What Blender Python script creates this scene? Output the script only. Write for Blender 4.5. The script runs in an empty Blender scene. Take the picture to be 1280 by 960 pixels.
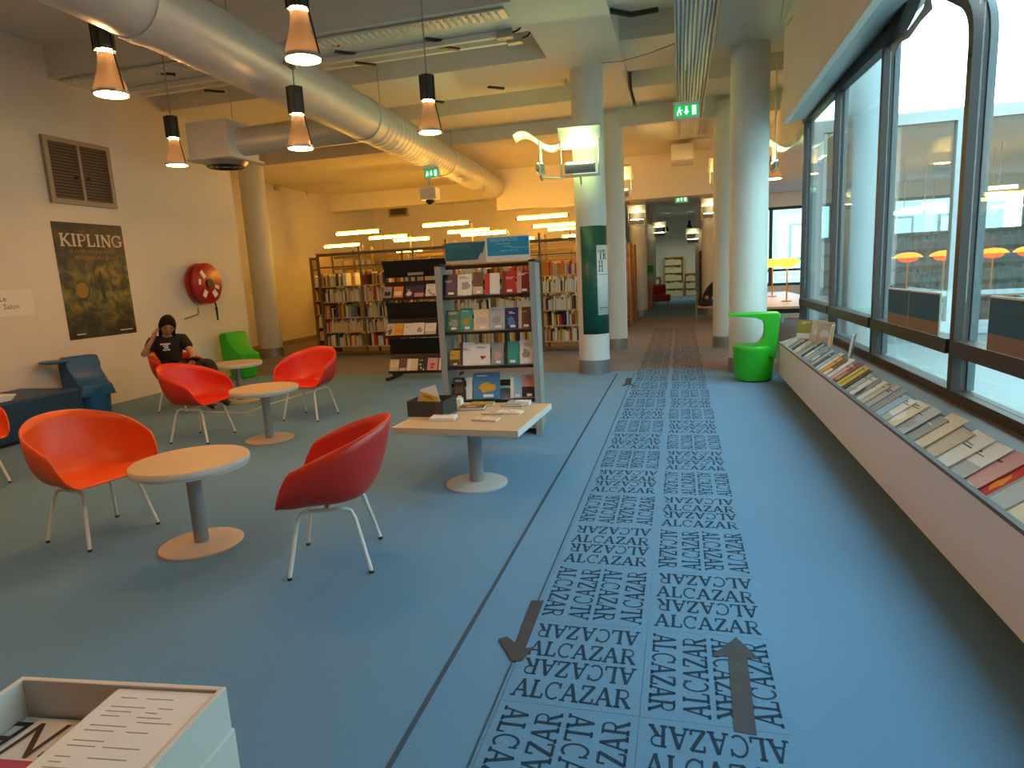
import bpy, bmesh, math, random
from mathutils import Vector, Matrix, Euler
C = bpy.context.scene.collection
SC = bpy.context.scene
PI = math.pi
rnd = random.Random(7)

# ------------------------------------------------------------------ camera
FPX, CX, CY, EYE = 800.0, 640.0, 480.0, 1.5
_F = Vector((850 - CX, 332 - CY, FPX)).normalized()        # vanishing point of the corridor -> world +Y
_V = Vector((885 - CX, 5067 - CY, FPX)).normalized()       # vanishing point of the verticals -> world -Z
_V = (_V - _F * _V.dot(_F)).normalized()
_R = _V.cross(_F)                                          # world +X
def _w(c): return Vector((c.dot(_R), c.dot(_F), -c.dot(_V)))
cam_d = bpy.data.cameras.new('camera'); cam = bpy.data.objects.new('camera', cam_d); C.objects.link(cam)
cam_d.sensor_width = 36.0; cam_d.lens = FPX / 1280 * 36; cam_d.clip_start = 0.05; cam_d.clip_end = 200
_m = Matrix((_w(Vector((1, 0, 0))), -_w(Vector((0, 1, 0))), -_w(Vector((0, 0, 1))))).transposed().to_4x4()
_m.translation = (0, 0, EYE); cam.matrix_world = _m
SC.camera = cam
# pixel -> point where its ray meets a plane of known height / distance
def _ray(px, py): return _w(Vector((px - CX, py - CY, FPX)))
def G(px, py, z=0.0): a = _ray(px, py); return Vector((0, 0, EYE)) + a * ((z - EYE) / a.z)
def XP(px, py, x): a = _ray(px, py); return Vector((0, 0, EYE)) + a * (x / a.x)
def YP(px, py, y): a = _ray(px, py); return Vector((0, 0, EYE)) + a * (y / a.y)

# ------------------------------------------------------------------ world: even overcast sky
wd = bpy.data.worlds.new('World'); SC.world = wd; wd.use_nodes = True
bg = wd.node_tree.nodes['Background']
bg.inputs[0].default_value = (0.66, 0.90, 1.0, 1); bg.inputs[1].default_value = 5.6
SC.view_settings.view_transform = 'Standard'; SC.view_settings.look = 'None'
SC.view_settings.gamma = 1.0; SC.view_settings.use_curve_mapping = False
SC.view_settings.exposure = 0.68

# ------------------------------------------------------------------ materials
MATS = {}
def mat(name, col, rough=0.6, metal=0.0, emit=None, es=0.0, var=0.0, scale=20.0, bump=0.0, bscale=None, spec=None, col2=None, coat=0.0):
    if name in MATS: return MATS[name]
    m = bpy.data.materials.new(name); m.use_nodes = True; nt = m.node_tree; b = nt.nodes['Principled BSDF']
    b.inputs['Base Color'].default_value = (*col, 1); b.inputs['Roughness'].default_value = rough
    b.inputs['Metallic'].default_value = metal
    if spec is not None: b.inputs['Specular IOR Level'].default_value = spec
    if coat: b.inputs['Coat Weight'].default_value = coat
    if emit: b.inputs['Emission Color'].default_value = (*emit, 1); b.inputs['Emission Strength'].default_value = es
    if var or bump:
        tc = nt.nodes.new('ShaderNodeTexCoord')
        n = nt.nodes.new('ShaderNodeTexNoise'); n.inputs['Scale'].default_value = scale; n.inputs['Detail'].default_value = 4
        nt.links.new(tc.outputs['Object'], n.inputs['Vector'])
        if var:
            mx = nt.nodes.new('ShaderNodeMix'); mx.data_type = 'RGBA'
            c2 = col2 if col2 else tuple(max(0, c * (1 - var)) for c in col)
            mx.inputs['A'].default_value = (*c2, 1); mx.inputs['B'].default_value = (*[min(1, c * (1 + (0 if col2 else var * .5))) for c in col], 1)
            nt.links.new(n.outputs['Fac'], mx.inputs['Factor']); nt.links.new(mx.outputs['Result'], b.inputs['Base Color'])
        if bump:
            n2 = nt.nodes.new('ShaderNodeTexNoise'); n2.inputs['Scale'].default_value = bscale or scale; n2.inputs['Detail'].default_value = 3
            nt.links.new(tc.outputs['Object'], n2.inputs['Vector'])
            bp = nt.nodes.new('ShaderNodeBump'); bp.inputs['Strength'].default_value = bump; bp.inputs['Distance'].default_value = 0.01
            nt.links.new(n2.outputs['Fac'], bp.inputs['Height']); nt.links.new(bp.outputs['Normal'], b.inputs['Normal'])
    MATS[name] = m; return m
def emat(name, col, s):
    if name in MATS: return MATS[name]
    m = bpy.data.materials.new(name); m.use_nodes = True; nt = m.node_tree; nt.nodes.clear()
    e = nt.nodes.new('ShaderNodeEmission'); e.inputs[0].default_value = (*col, 1); e.inputs[1].default_value = s
    o = nt.nodes.new('ShaderNodeOutputMaterial'); nt.links.new(e.outputs[0], o.inputs[0]); MATS[name] = m; return m
def glassmat(name, tint=(0.92, 0.98, 0.97), base=0.04, graze=0.45):
    """clear pane: see-through with a reflection that grows towards grazing view"""
    m = bpy.data.materials.new(name); m.use_nodes = True; nt = m.node_tree; nt.nodes.clear()
    t = nt.nodes.new('ShaderNodeBsdfTransparent'); t.inputs[0].default_value = (*tint, 1)
    g = nt.nodes.new('ShaderNodeBsdfGlossy'); g.inputs['Roughness'].default_value = 0.02
    lw = nt.nodes.new('ShaderNodeLayerWeight'); lw.inputs[0].default_value = 0.5
    pw = nt.nodes.new('ShaderNodeMath'); pw.operation = 'POWER'; pw.inputs[1].default_value = 4.0
    ma = nt.nodes.new('ShaderNodeMath'); ma.operation = 'MULTIPLY_ADD'; ma.inputs[1].default_value = graze; ma.inputs[2].default_value = base
    mx = nt.nodes.new('ShaderNodeMixShader'); o = nt.nodes.new('ShaderNodeOutputMaterial')
    nt.links.new(lw.outputs['Facing'], pw.inputs[0]); nt.links.new(pw.outputs[0], ma.inputs[0]); nt.links.new(ma.outputs[0], mx.inputs[0])
    nt.links.new(t.outputs[0], mx.inputs[1]); nt.links.new(g.outputs[0], mx.inputs[2]); nt.links.new(mx.outputs[0], o.inputs[0])
    MATS[name] = m; return m
def woodmat(name, c1, c2, rough=0.45, scale=3.0, axis='X'):
    m = bpy.data.materials.new(name); m.use_nodes = True; nt = m.node_tree; b = nt.nodes['Principled BSDF']; b.inputs['Roughness'].default_value = rough
    tc = nt.nodes.new('ShaderNodeTexCoord'); mp = nt.nodes.new('ShaderNodeMapping')
    mp.inputs['Scale'].default_value = {'X': (1, 14, 14), 'Z': (14, 14, 1), 'Y': (14, 1, 14)}[axis]
    n = nt.nodes.new('ShaderNodeTexNoise'); n.inputs['Scale'].default_value = scale; n.inputs['Detail'].default_value = 5
    mx = nt.nodes.new('ShaderNodeMix'); mx.data_type = 'RGBA'; mx.inputs['A'].default_value = (*c1, 1); mx.inputs['B'].default_value = (*c2, 1)
    nt.links.new(tc.outputs['Object'], mp.inputs[0]); nt.links.new(mp.outputs[0], n.inputs['Vector']); nt.links.new(n.outputs['Fac'], mx.inputs['Factor']); nt.links.new(mx.outputs['Result'], b.inputs['Base Color'])
    MATS[name] = m; return m

def carpetmat(name, c1, c2):
    """tufted pile: fine speckle, broad wear and a fine fibre relief"""
    m = bpy.data.materials.new(name); m.use_nodes = True; nt = m.node_tree; b = nt.nodes['Principled BSDF']
    b.inputs['Roughness'].default_value = 0.95; b.inputs['Specular IOR Level'].default_value = 0.1
    b.inputs['Sheen Weight'].default_value = 0.15
    g = nt.nodes.new('ShaderNodeNewGeometry')
    n1 = nt.nodes.new('ShaderNodeTexNoise'); n1.inputs['Scale'].default_value = 160; n1.inputs['Detail'].default_value = 2
    n2 = nt.nodes.new('ShaderNodeTexNoise'); n2.inputs['Scale'].default_value = 1.1; n2.inputs['Detail'].default_value = 5
    ad = nt.nodes.new('ShaderNodeMath'); ad.operation = 'MULTIPLY_ADD'; ad.inputs[1].default_value = 0.65
    ml = nt.nodes.new('ShaderNodeMath'); ml.operation = 'MULTIPLY'; ml.inputs[1].default_value = 0.35
    mx = nt.nodes.new('ShaderNodeMix'); mx.data_type = 'RGBA'; mx.inputs['A'].default_value = (*c1, 1); mx.inputs['B'].default_value = (*c2, 1)
    bp = nt.nodes.new('ShaderNodeBump'); bp.inputs['Strength'].default_value = 0.35; bp.inputs['Distance'].default_value = 0.004
    for n in (n1, n2): nt.links.new(g.outputs['Position'], n.inputs['Vector'])
    nt.links.new(n2.outputs['Fac'], ml.inputs[0]); nt.links.new(n1.outputs['Fac'], ad.inputs[0]); nt.links.new(ml.outputs[0], ad.inputs[2])
    nt.links.new(ad.outputs[0], mx.inputs['Factor']); nt.links.new(mx.outputs['Result'], b.inputs['Base Color'])
    nt.links.new(n1.outputs['Fac'], bp.inputs['Height']); nt.links.new(bp.outputs['Normal'], b.inputs['Normal'])
    MATS[name] = m; return m

# ------------------------------------------------------------------ mesh builder
class MB:
    def __init__(s): s.v = []; s.f = []
    def add(s, vs, fs, M=None):
        k = len(s.v)
        s.v += [tuple(M @ Vector(p)) if M else tuple(p) for p in vs]; s.f += [tuple(i + k for i in q) for q in fs]; return s
    def box(s, c, d, M=None):
        x, y, z = c; a, b, e = d[0] / 2, d[1] / 2, d[2] / 2
        vs = [(x + i * a, y + j * b, z + k * e) for k in (-1, 1) for j in (-1, 1) for i in (-1, 1)]
        return s.add(vs, [(0, 2, 3, 1), (4, 5, 7, 6), (0, 1, 5, 4), (2, 6, 7, 3), (0, 4, 6, 2), (1, 3, 7, 5)], M)
    def bb(s, x0, x1, y0, y1, z0, z1, M=None):
        return s.box(((x0 + x1) / 2, (y0 + y1) / 2, (z0 + z1) / 2), (x1 - x0, y1 - y0, z1 - z0), M)
    def cyl(s, p0, p1, r0, r1=None, n=14, M=None):
        p0 = Vector(p0); p1 = Vector(p1); r1 = r0 if r1 is None else r1
        q = (p1 - p0).normalized().to_track_quat('Z', 'Y')
        vs = []
        for p, r in ((p0, r0), (p1, r1)):
            vs += [p + q @ Vector((r * math.cos(2 * PI * i / n), r * math.sin(2 * PI * i / n), 0)) for i in range(n)]
        fs = [(i, (i + 1) % n, n + (i + 1) % n, n + i) for i in range(n)] + [tuple(range(n - 1, -1, -1)), tuple(range(n, 2 * n))]
        return s.add(vs, fs, M)
    def tube(s, pts, r, n=8, M=None):
        pts = [Vector(p) for p in pts]; vs = []; fs = []; up = None
        for i, p in enumerate(pts):
            t = ((pts[min(i + 1, len(pts) - 1)] - pts[max(i - 1, 0)])).normalized()
            if up is None: up = t.orthogonal().normalized()
            a = (up - t * up.dot(t)).normalized(); up = a; b = t.cross(a)
            rr = r[i] if isinstance(r, (list, tuple)) else r
            vs += [p + a * rr * math.cos(2 * PI * k / n) + b * rr * math.sin(2 * PI * k / n) for k in range(n)]
        for i in range(len(pts) - 1):
            for k in range(n): fs.append((i * n + k, i * n + (k + 1) % n, (i + 1) * n + (k + 1) % n, (i + 1) * n + k))
        fs.append(tuple(range(n - 1, -1, -1))); e = (len(pts) - 1) * n; fs.append(tuple(range(e, e + n)))
        return s.add(vs, fs, M)
    def lathe(s, prof, n=32, M=None, caps=True):
        vs = []; fs = []
        for r, z in prof: vs += [(r * math.cos(2 * PI * k / n), r * math.sin(2 * PI * k / n), z) for k in range(n)]
        for i in range(len(prof) - 1):
            for k in range(n): fs.append((i * n + k, i * n + (k + 1) % n, (i + 1) * n + (k + 1) % n, (i + 1) * n + k))
        if caps and prof[0][0] > 1e-5: fs.append(tuple(range(n - 1, -1, -1)))
        if caps and prof[-1][0] > 1e-5: e = (len(prof) - 1) * n; fs.append(tuple(range(e, e + n)))
        return s.add(vs, fs, M)
    def prism(s, poly, z0, z1, M=None):
        n = len(poly); vs = [(x, y, z0) for x, y in poly] + [(x, y, z1) for x, y in poly]
        fs = [tuple(range(n - 1, -1, -1)), tuple(range(n, 2 * n))] + [(i, (i + 1) % n, n + (i + 1) % n, n + i) for i in range(n)]
        return s.add(vs, fs, M)
    def grid(s, fn, nu, nv, cu=False, M=None):
        vs = [fn(i / (nu if cu else nu - 1), j / (nv - 1)) for j in range(nv) for i in range(nu)]; fs = []
        for j in range(nv - 1):
            for i in range(nu if cu else nu - 1):
                fs.append((j * nu + i, j * nu + (i + 1) % nu, (j + 1) * nu + (i + 1) % nu, (j + 1) * nu + i))
        return s.add(vs, fs, M)
    def mesh(s, name, m, smooth=False):
        me = bpy.data.meshes.new(name); me.from_pydata(s.v, [], s.f); me.update()
        bm = bmesh.new(); bm.from_mesh(me); bmesh.ops.remove_doubles(bm, verts=bm.verts, dist=1e-5) if smooth else None
        bmesh.ops.recalc_face_normals(bm, faces=bm.faces); bm.to_mesh(me); bm.free()
        me.materials.append(m if not isinstance(m, str) else MATS[m])
        if smooth:
            for p in me.polygons: p.use_smooth = True
            me.set_sharp_from_angle(angle=math.radians(42))
        return me
    def build(s, name, m, parent=None, smooth=False, bevel=0.0, solid=0.0, sub=0):
        o = bpy.data.objects.new(name, s.mesh(name, m, smooth)); C.objects.link(o)
        if parent: o.parent = parent
        if solid: q = o.modifiers.new('solid', 'SOLIDIFY'); q.thickness = solid; q.offset = 0
        if bevel: q = o.modifiers.new('bevel', 'BEVEL'); q.width = bevel; q.segments = 2; q.limit_method = 'ANGLE'
        if sub: q = o.modifiers.new('sub', 'SUBSURF'); q.levels = sub; q.render_levels = sub
        return o
def tag(o, label, cat, group=None):
    o['label'] = label; o['category'] = cat
    if group: o['group'] = group
    return o
def struct(o, label=None):
    o['kind'] = 'structure'
    if label: o['label'] = label
    return o
def thing(name, label, cat, loc=(0, 0, 0), rz=0.0, group=None):
    o = bpy.data.objects.new(name, None); C.objects.link(o); o.empty_display_size = 0.1
    o.location = loc; o.rotation_euler = (0, 0, rz); return tag(o, label, cat, group)
def inst(name, me, parent=None, loc=(0, 0, 0), rot=(0, 0, 0), sc=None):
    o = bpy.data.objects.new(name, me); C.objects.link(o); o.location = loc; o.rotation_euler = rot
    if sc: o.scale = sc
    if parent: o.parent = parent
    return o
def dup(root, loc, rz, label, group=None):
    def rec(o, p):
        c = o.copy(); C.objects.link(c); c.parent = p
        for ch in o.children: rec(ch, c)
        return c
    r = rec(root, None); r.location = loc; r.rotation_euler = (0, 0, rz); r['label'] = label
    if group: r['group'] = group
    return r
def T(x=0, y=0, z=0, rx=0, ry=0, rz=0): return Matrix.Translation((x, y, z)) @ Euler((rx, ry, rz)).to_matrix().to_4x4()

# ------------------------------------------------------------------ lettering
def _arc(cx, cy, rx, ry, a0, a1, n=10): return [(cx + rx * math.cos(math.radians(a0 + (a1 - a0) * i / n)), cy + ry * math.sin(math.radians(a0 + (a1 - a0) * i / n))) for i in range(n + 1)]
W_, t_ = 0.19, 0.11
GL = {  # slab-serif strokes: (polyline, width); advance
 'A': ([([(0.08, 0), (.43, 1)], t_), ([(.43, 1), (.78, 0)], W_), ([(.2, .34), (.66, .34)], t_), ([(-.06, .03), (.24, .03)], t_), ([(.6, .03), (.95, .03)], t_)], 1.0),
 'L': ([([(.16, 0), (.16, 1)], W_), ([(0, .04), (.66, .04)], t_), ([(0, .97), (.34, .97)], t_), ([(.65, 0), (.65, .28)], t_)], .8),
 'C': ([(_arc(.44, .5, .4, .47, 48, 312, 12), .11), ([(.76, .66), (.76, .98)], t_)], .92),
 'Z': ([([(.06, .96), (.7, .96)], t_), ([(.7, .98), (.06, .02)], W_), ([(.04, .04), (.72, .04)], t_), ([(.08, .96), (.08, .72)], t_), ([(.7, .04), (.7, .28)], t_)], .84),
 'R': ([([(.17, 0), (.17, 1)], W_), ([(.0, .96), (.5, .96)] + _arc(.48, .73, .24, .23, 90, -90, 8) + [(.17, .5)], .09), ([(.42, .5), (.76, .02)], W_), ([(0, .03), (.34, .03)], t_), ([(.62, .03), (.9, .03)], t_)], .95),
 'K': ([([(.17, 0), (.17, 1)], W_), ([(.2, .42), (.72, .97)], t_), ([(.36, .56), (.78, .02)], W_), ([(0, .03), (.34, .03)], t_), ([(0, .97), (.34, .97)], t_), ([(.6, .97), (.88, .97)], t_), ([(.62, .03), (.92, .03)], t_)], .96),
 'I': ([([(.2, 0), (.2, 1)], W_), ([(.03, .03), (.37, .03)], t_), ([(.03, .97), (.37, .97)], t_)], .48),
 'P': ([([(.17, 0), (.17, 1)], W_), ([(0, .96), (.48, .96)] + _arc(.46, .71, .25, .25, 90, -90, 8) + [(.17, .46)], .09), ([(0, .03), (.36, .03)], t_)], .84),
 'N': ([([(.14, 0), (.14, 1)], t_), ([(.12, .98), (.78, .02)], W_), ([(.78, 0), (.78, 1)], t_), ([(0, .03), (.3, .03)], t_), ([(.62, .97), (.94, .97)], t_), ([(0, .97), (.2, .97)], t_)], 1.02),
 'G': ([(_arc(.46, .5, .42, .47, 48, 330, 12), .12), ([(.8, .08), (.8, .44)], W_), ([(.6, .44), (.94, .44)], t_), ([(.78, .68), (.78, .98)], t_)], 1.0),
 'T': ([([(.42, 0), (.42, 1)], W_), ([(.02, .96), (.82, .96)], t_), ([(.05, .96), (.05, .74)], t_), ([(.79, .96), (.79, .74)], t_), ([(.24, .03), (.6, .03)], t_)], .92),
 'H': ([([(.17, 0), (.17, 1)], W_), ([(.75, 0), (.75, 1)], W_), ([(.17, .5), (.75, .5)], t_), ([(0, .03), (.34, .03)], t_), ([(.58, .03), (.92, .03)], t_), ([(0, .97), (.34, .97)], t_), ([(.58, .97), (.92, .97)], t_)], 1.0),
 ' ': ([], .5)}
def slab(mb, txt, w, h, M, th=0.0):
    """flat slab-serif lettering fitted into w x h, origin at lower left of M's XY plane"""
    tot = sum(GL[c][1] for c in txt); sx = w / tot; x = 0
    for c in txt:
        for line, wd_ in GL[c][0]:
            for (ax, ay), (bx, by) in zip(line[:-1], line[1:]):
                a = Vector(((x + ax) * sx, ay * h)); b = Vector(((x + bx) * sx, by * h)); d = b - a
                if d.length < 1e-6: continue
                u = Vector((d.x / sx, d.y / h)); nrm = Vector((-u.y, u.x)).normalized() * wd_ / 2
                nn = Vector((nrm.x * sx, nrm.y * h)); e = d * (0.02 if len(line) > 2 else 0)
                mb.add([(*(a - nn - e), th), (*(b - nn + e), th), (*(b + nn + e), th), (*(a + nn - e), th)], [(0, 1, 2, 3)], M)
        x += GL[c][1]
    return mb
_tc = {}
def textmb(txt, size, M, w=None, shear=0.0):
    """sans lettering as flat mesh, centred on M's origin"""
    key = (txt, shear)
    if key not in _tc:
        cu = bpy.data.curves.new('lettering', 'FONT'); cu.body = txt; cu.align_x = 'CENTER'; cu.align_y = 'CENTER'; cu.shear = shear; cu.resolution_u = 3
        o = bpy.data.objects.new('lettering', cu); C.objects.link(o)
        dg = bpy.context.evaluated_depsgraph_get(); me = bpy.data.meshes.new_from_object(o.evaluated_get(dg))
        _tc[key] = ([tuple(v.co) for v in me.vertices], [tuple(p.vertices) for p in me.polygons])
        bpy.data.objects.remove(o); bpy.data.curves.remove(cu); bpy.data.meshes.remove(me)
    vs, fs = _tc[key]; sx = size
    if w: sx = w / max(1e-6, max(v[0] for v in vs) - min(v[0] for v in vs))
    return MB().add([(v[0] * sx, v[1] * size, 0) for v in vs], fs, M)

# ------------------------------------------------------------------ palette
mat('white_paint', (0.72, 0.70, 0.66), 0.7, var=.06, scale=3)
mat('wall_paint', (0.74, 0.70, 0.63), 0.85, var=.08, scale=2.0, bump=.05, bscale=60)
mat('ceiling_paint', (0.72, 0.68, 0.61), 0.9, var=.1, scale=1.5)
mat('column_paint', (0.70, 0.70, 0.66), 0.55, var=.05, scale=4)
mat('duct', (0.62, 0.60, 0.55), 0.42, .25, var=.08, scale=6)
mat('beam_paint', (0.70, 0.68, 0.62), 0.8, var=.06, scale=2)
carpetmat('carpet_blue', (0.066, 0.165, 0.285), (0.128, 0.275, 0.435))
carpetmat('carpet_brown', (0.13, 0.105, 0.105), (0.23, 0.19, 0.185))
mat('carpet_ink', (0.026, 0.058, 0.098), 0.98, var=.5, scale=160, spec=.05)
mat('carpet_ink_brown', (0.07, 0.055, 0.06), 0.98, var=.4, scale=160, spec=.05)
mat('seam', (0.040, 0.075, 0.11), 0.95, var=.5, scale=30)
mat('tape', (0.040, 0.045, 0.055), 0.75, var=.5, scale=18)
mat('white_tape', (0.6, 0.58, 0.54), 0.6)
mat('steel', (0.42, 0.42, 0.41), 0.35, .8, var=.1, scale=30)
mat('grey_paint', (0.33, 0.34, 0.33), 0.45, .1)
mat('chrome', (0.7, 0.7, 0.7), 0.12, 1.0)
mat('black', (0.012, 0.012, 0.013), 0.5)
mat('black_metal', (0.018, 0.016, 0.015), 0.42, .2)
mat('white_gloss', (0.80, 0.79, 0.76), 0.3)
mat('paper', (0.80, 0.78, 0.73), 0.7, var=.05, scale=8)
mat('ink', (0.10, 0.09, 0.09), 0.8)
mat('frame_dark', (0.045, 0.033, 0.029), 0.45, 0, var=.15, scale=8, spec=.3)
mat('frame_grey', (0.055, 0.085, 0.092), 0.4, .1)
mat('frame_pale', (0.30, 0.34, 0.35), 0.5, .1)
mat('terrace', (.20, .235, .235), .8, var=.08, scale=1)
mat('teal_render', (.30, .42, .42), .8, var=.15, scale=1.2)
mat('seal', (0.85, 0.88, 0.88), 0.4)
mat('red_shell', (0.62, 0.028, 0.012), 0.38)
mat('orange_shell', (0.74, 0.095, 0.012), 0.40)
mat('green_plastic', (0.025, 0.50, 0.018), 0.42)
mat('blue_plastic', (0.012, 0.115, 0.34), 0.42)
mat('blue_vinyl', (0.010, 0.050, 0.12), 0.5, var=.2, scale=6)
mat('leg_white', (0.80, 0.77, 0.72), 0.35)
mat('rubber', (0.02, 0.02, 0.02), 0.8)
mat('table_edge', (0.68, 0.66, 0.60), 0.5)
mat('base_beige', (0.52, 0.44, 0.35), 0.45, .15)
mat('brown_band', (0.30, 0.22, 0.17), 0.5)
woodmat('wood_top', (0.44, 0.34, 0.21), (0.56, 0.45, 0.29), axis='X')
woodmat('wood_dark', (0.30, 0.11, 0.025), (0.46, 0.19, 0.05), axis='Z')
woodmat('wood_orange', (0.50, 0.24, 0.09), (0.62, 0.33, 0.14))
mat('shelf_steel', (0.20, 0.15, 0.10), 0.45, .3, var=.12, scale=10)
mat('shelf_cream', (0.55, 0.47, 0.34), 0.5)
glassmat('glass')
emat('tube_warm', (1.0, 0.47, 0.055), 50.0)
emat('pendant_glow', (1.0, 0.44, 0.14), 95.0)
emat('bulb_glow', (1.0, 0.50, 0.17), 330.0)
emat('uplight_glow', (0.74, 1.0, 0.34), 80.0)
emat('uplight_amber', (1.0, 0.56, 0.13), 110.0)
emat('column_glow', (1.0, 0.86, 0.46), 26.0)
emat('lamp_orange', (1.0, 0.11, 0.004), 1.3)
emat('lamp_yellow', (1.0, 0.60, 0.03), 3.0)
emat('exit_green', (0.01, 0.45, 0.09), 0.8)
emat('exit_white', (0.75, 1.0, 0.80), 1.2)

def bellmat():
    """prismatic lamp bell: part mirror, part light-scattering"""
    m = bpy.data.materials.new('reflector'); m.use_nodes = True; nt = m.node_tree; nt.nodes.clear()
    g = nt.nodes.new('ShaderNodeBsdfGlossy'); g.inputs[0].default_value = (.36, .33, .28, 1); g.inputs['Roughness'].default_value = .28
    t = nt.nodes.new('ShaderNodeBsdfTranslucent'); t.inputs[0].default_value = (.50, .42, .32, 1)
    mx = nt.nodes.new('ShaderNodeMixShader'); mx.inputs[0].default_value = .012; o = nt.nodes.new('ShaderNodeOutputMaterial')
    nt.links.new(g.outputs[0], mx.inputs[1]); nt.links.new(t.outputs[0], mx.inputs[2]); nt.links.new(mx.outputs[0], o.inputs[0]); MATS['reflector'] = m
bellmat()
# ================================================================== STRUCTURE
WX = 1.65            # glazing plane of the courtyard window
LWX = -7.69          # left wall plane
ZS, ZB = 4.62, 4.24  # slab and beam soffit
floor = struct(MB().bb(-10.2, 1.75, -4.2, 9.5, -0.12, 0).build('floor', 'carpet_blue'), 'slate blue carpet of the reading lounge')
fb = struct(MB().bb(-10.2, 9.2, 9.5, 19.6, -0.12, 0).build('floor_passage', 'carpet_brown'), 'brownish grey carpet around the bookcases')
ff = struct(MB().bb(-10.2, 9.2, 19.6, 35, -0.12, 0).build('floor_corridor', 'carpet_blue'), 'blue carpet at the far end of the corridor')

# printed carpet tiles of the runner
TX, TY, X0, Y0 = 0.488, 0.548, -0.632, 1.425
def tile_letters(m, w, h, name):
    mb = MB(); n = 4; rh = h / n
    for i in range(n):
        if i % 2 == 0: M = T(-w / 2 + .012, -h / 2 + i * rh + rh * .10)
        else: M = T(w / 2 - .012, -h / 2 + (i + 1) * rh - rh * .10, rz=PI)
        slab(mb, 'ALCAZAR', w - .024, rh * .78, M)
    return mb.mesh(name, m)
tbase = {k: MB().bb(-TX / 2 + .0007, TX / 2 - .0007, -TY / 2 + .0007, TY / 2 - .0007, 0, .004).mesh('carpet_tile', k) for k in ('carpet_blue', 'carpet_brown')}
lh = {k: tile_letters(k, TX * .93, TY * .93, 'lettering') for k in ('carpet_ink', 'carpet_ink_brown')}
lv = {k: tile_letters(k, TY * .93, TX * .93, 'lettering') for k in ('carpet_ink', 'carpet_ink_brown')}
for r in range(-1, 46):
    for c in range(2):
        y = Y0 + (r + .5) * TY; x = X0 + (c + .5) * TX
        br = 9.5 < y < 19.6; par = floor if y < 9.5 else (fb if y < 19.6 else ff)
        t = inst('carpet_tile', tbase['carpet_brown' if br else 'carpet_blue'], par, (x, y, 0))
        horiz = (r + c) % 2 == 1
        if y < 16: inst('lettering', (lh if horiz else lv)['carpet_ink_brown' if br else 'carpet_ink'], t, (0, 0, .0046), (0, 0, 0 if horiz else PI / 2))
struct(MB().bb(-0.902, -0.886, -4, 9.3, 0, .004).build('trim_1', 'seam'), 'dark seam running along the blue carpet')
struct(MB().bb(-0.652, -0.646, -4, 9.3, 0, .003).build('trim_2', 'seam'), 'thin dark joint beside the lettered runner')
def arrow(pts, label):
    tag(MB().prism(pts, .0052, .0064).build('floor_arrow', 'tape'), label, 'floor arrow')
def P2(*px): return [(G(*p).x, G(*p).y) for p in px]
arrow(P2((664, 752), (680, 752), (657, 812), (668, 810), (652, 828), (640, 828), (623, 800), (634, 797), (645, 806)), 'dark tape arrow on the carpet pointing back towards the white leaflet bin')
arrow(P2((918, 916), (946, 921), (934, 824), (950, 826), (920, 798), (889, 822), (910, 822)), 'dark tape arrow on the lettered runner pointing up the corridor')
arrow(P2((783, 473), (790, 473), (788, 480), (797, 484), (786, 481), (780, 483), (777, 483), (781, 480)), 'small dark arrow on the carpet beside the round column base')
struct(MB().tube([Vector((*p, .004)) for p in P2((220, 513), (307, 517), (330, 508), (392, 489))], .008, 5).build('trim_3', 'white_tape'), 'white line on the carpet between the red chairs')

# ---- walls
struct(MB().bb(LWX - .3, LWX, -4.2, 10.2, 0, ZS).build('wall_left', 'wall_paint'), 'plain wall with the poster and fire hose')
struct(MB().bb(-10.1, -9.8, 10.2, 20.3, 0, ZS).build('wall_alcove', 'wall_paint'), 'wall beside the bookcases glowing in yellow light')
struct(MB().bb(-10.1, LWX - .3, 9.9, 10.2, 0, ZS).build('wall_return', 'wall_paint'))
struct(MB().bb(-10.1, -1.9, 20, 20.3, 0, ZS).build('wall_back', 'wall_paint'), 'rear wall behind the bookcases')
struct(MB().bb(-9.8, -9.78, 10.2, 20, 0, .13).build('baseboard_left', 'brown_band'))
struct(MB().bb(-10.2, 2.2, -4.4, -4.2, 0, ZS).build('wall_front', 'wall_paint'))
struct(MB().bb(-3, 2.2, 33.5, 33.8, 0, 4.3).build('wall_end', 'wall_paint'), 'end wall of the corridor')
struct(MB().bb(-3.1, -2.9, 20.3, 33.8, 0, 4.3).build('wall_corridor_left', 'wall_paint'))
struct(MB().bb(1.7, 1.9, 18.2, 33.8, 0, 4.3).build('wall_corridor_right', 'wall_paint'))

# ---- ceiling: slab, beams, bulkheads
ceil = struct(MB().bb(-10.1, WX, -4.3, 12.2, ZS, ZS + .2).build('ceiling', 'ceiling_paint'), 'concrete ceiling slab above the lounge')
for i, (y0, y1) in enumerate(((1.6, 2.6), (4.3, 5.1), (6.9, 7.75), (8.76, 10.08), (11.0, 12.2))):
    if i > 1: MB().bb(-10, -1.65, y0, y1, ZB, ZS).build('cross_beam', 'beam_paint', ceil)
    if i > 1: MB().bb(-.72, WX, y0, y1, ZB + .08, ZS).build('cross_beam', 'beam_paint', ceil)
MB().bb(-1.65, -.72, -4.2, 9.75, ZB, ZS).build('long_beam', 'beam_paint', ceil)
MB().bb(-1.60, -.78, 9.75, 12.2, ZB + .06, ZS).build('long_beam', 'beam_paint', ceil)
MB().bb(.45, WX, -4.2, 9.6, ZB, ZS).build('long_beam', 'beam_paint', ceil)
c2 = struct(MB().bb(-10.1, WX, 12.2, 20.3, 4.0, 4.2).build('ceiling_stacks', 'ceiling_paint'), 'lower ceiling above the bookcases')
MB().bb(-10.1, WX, 12.2, 12.3, 4.2, ZS + .2).build('bulkhead', 'beam_paint', c2)
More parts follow.
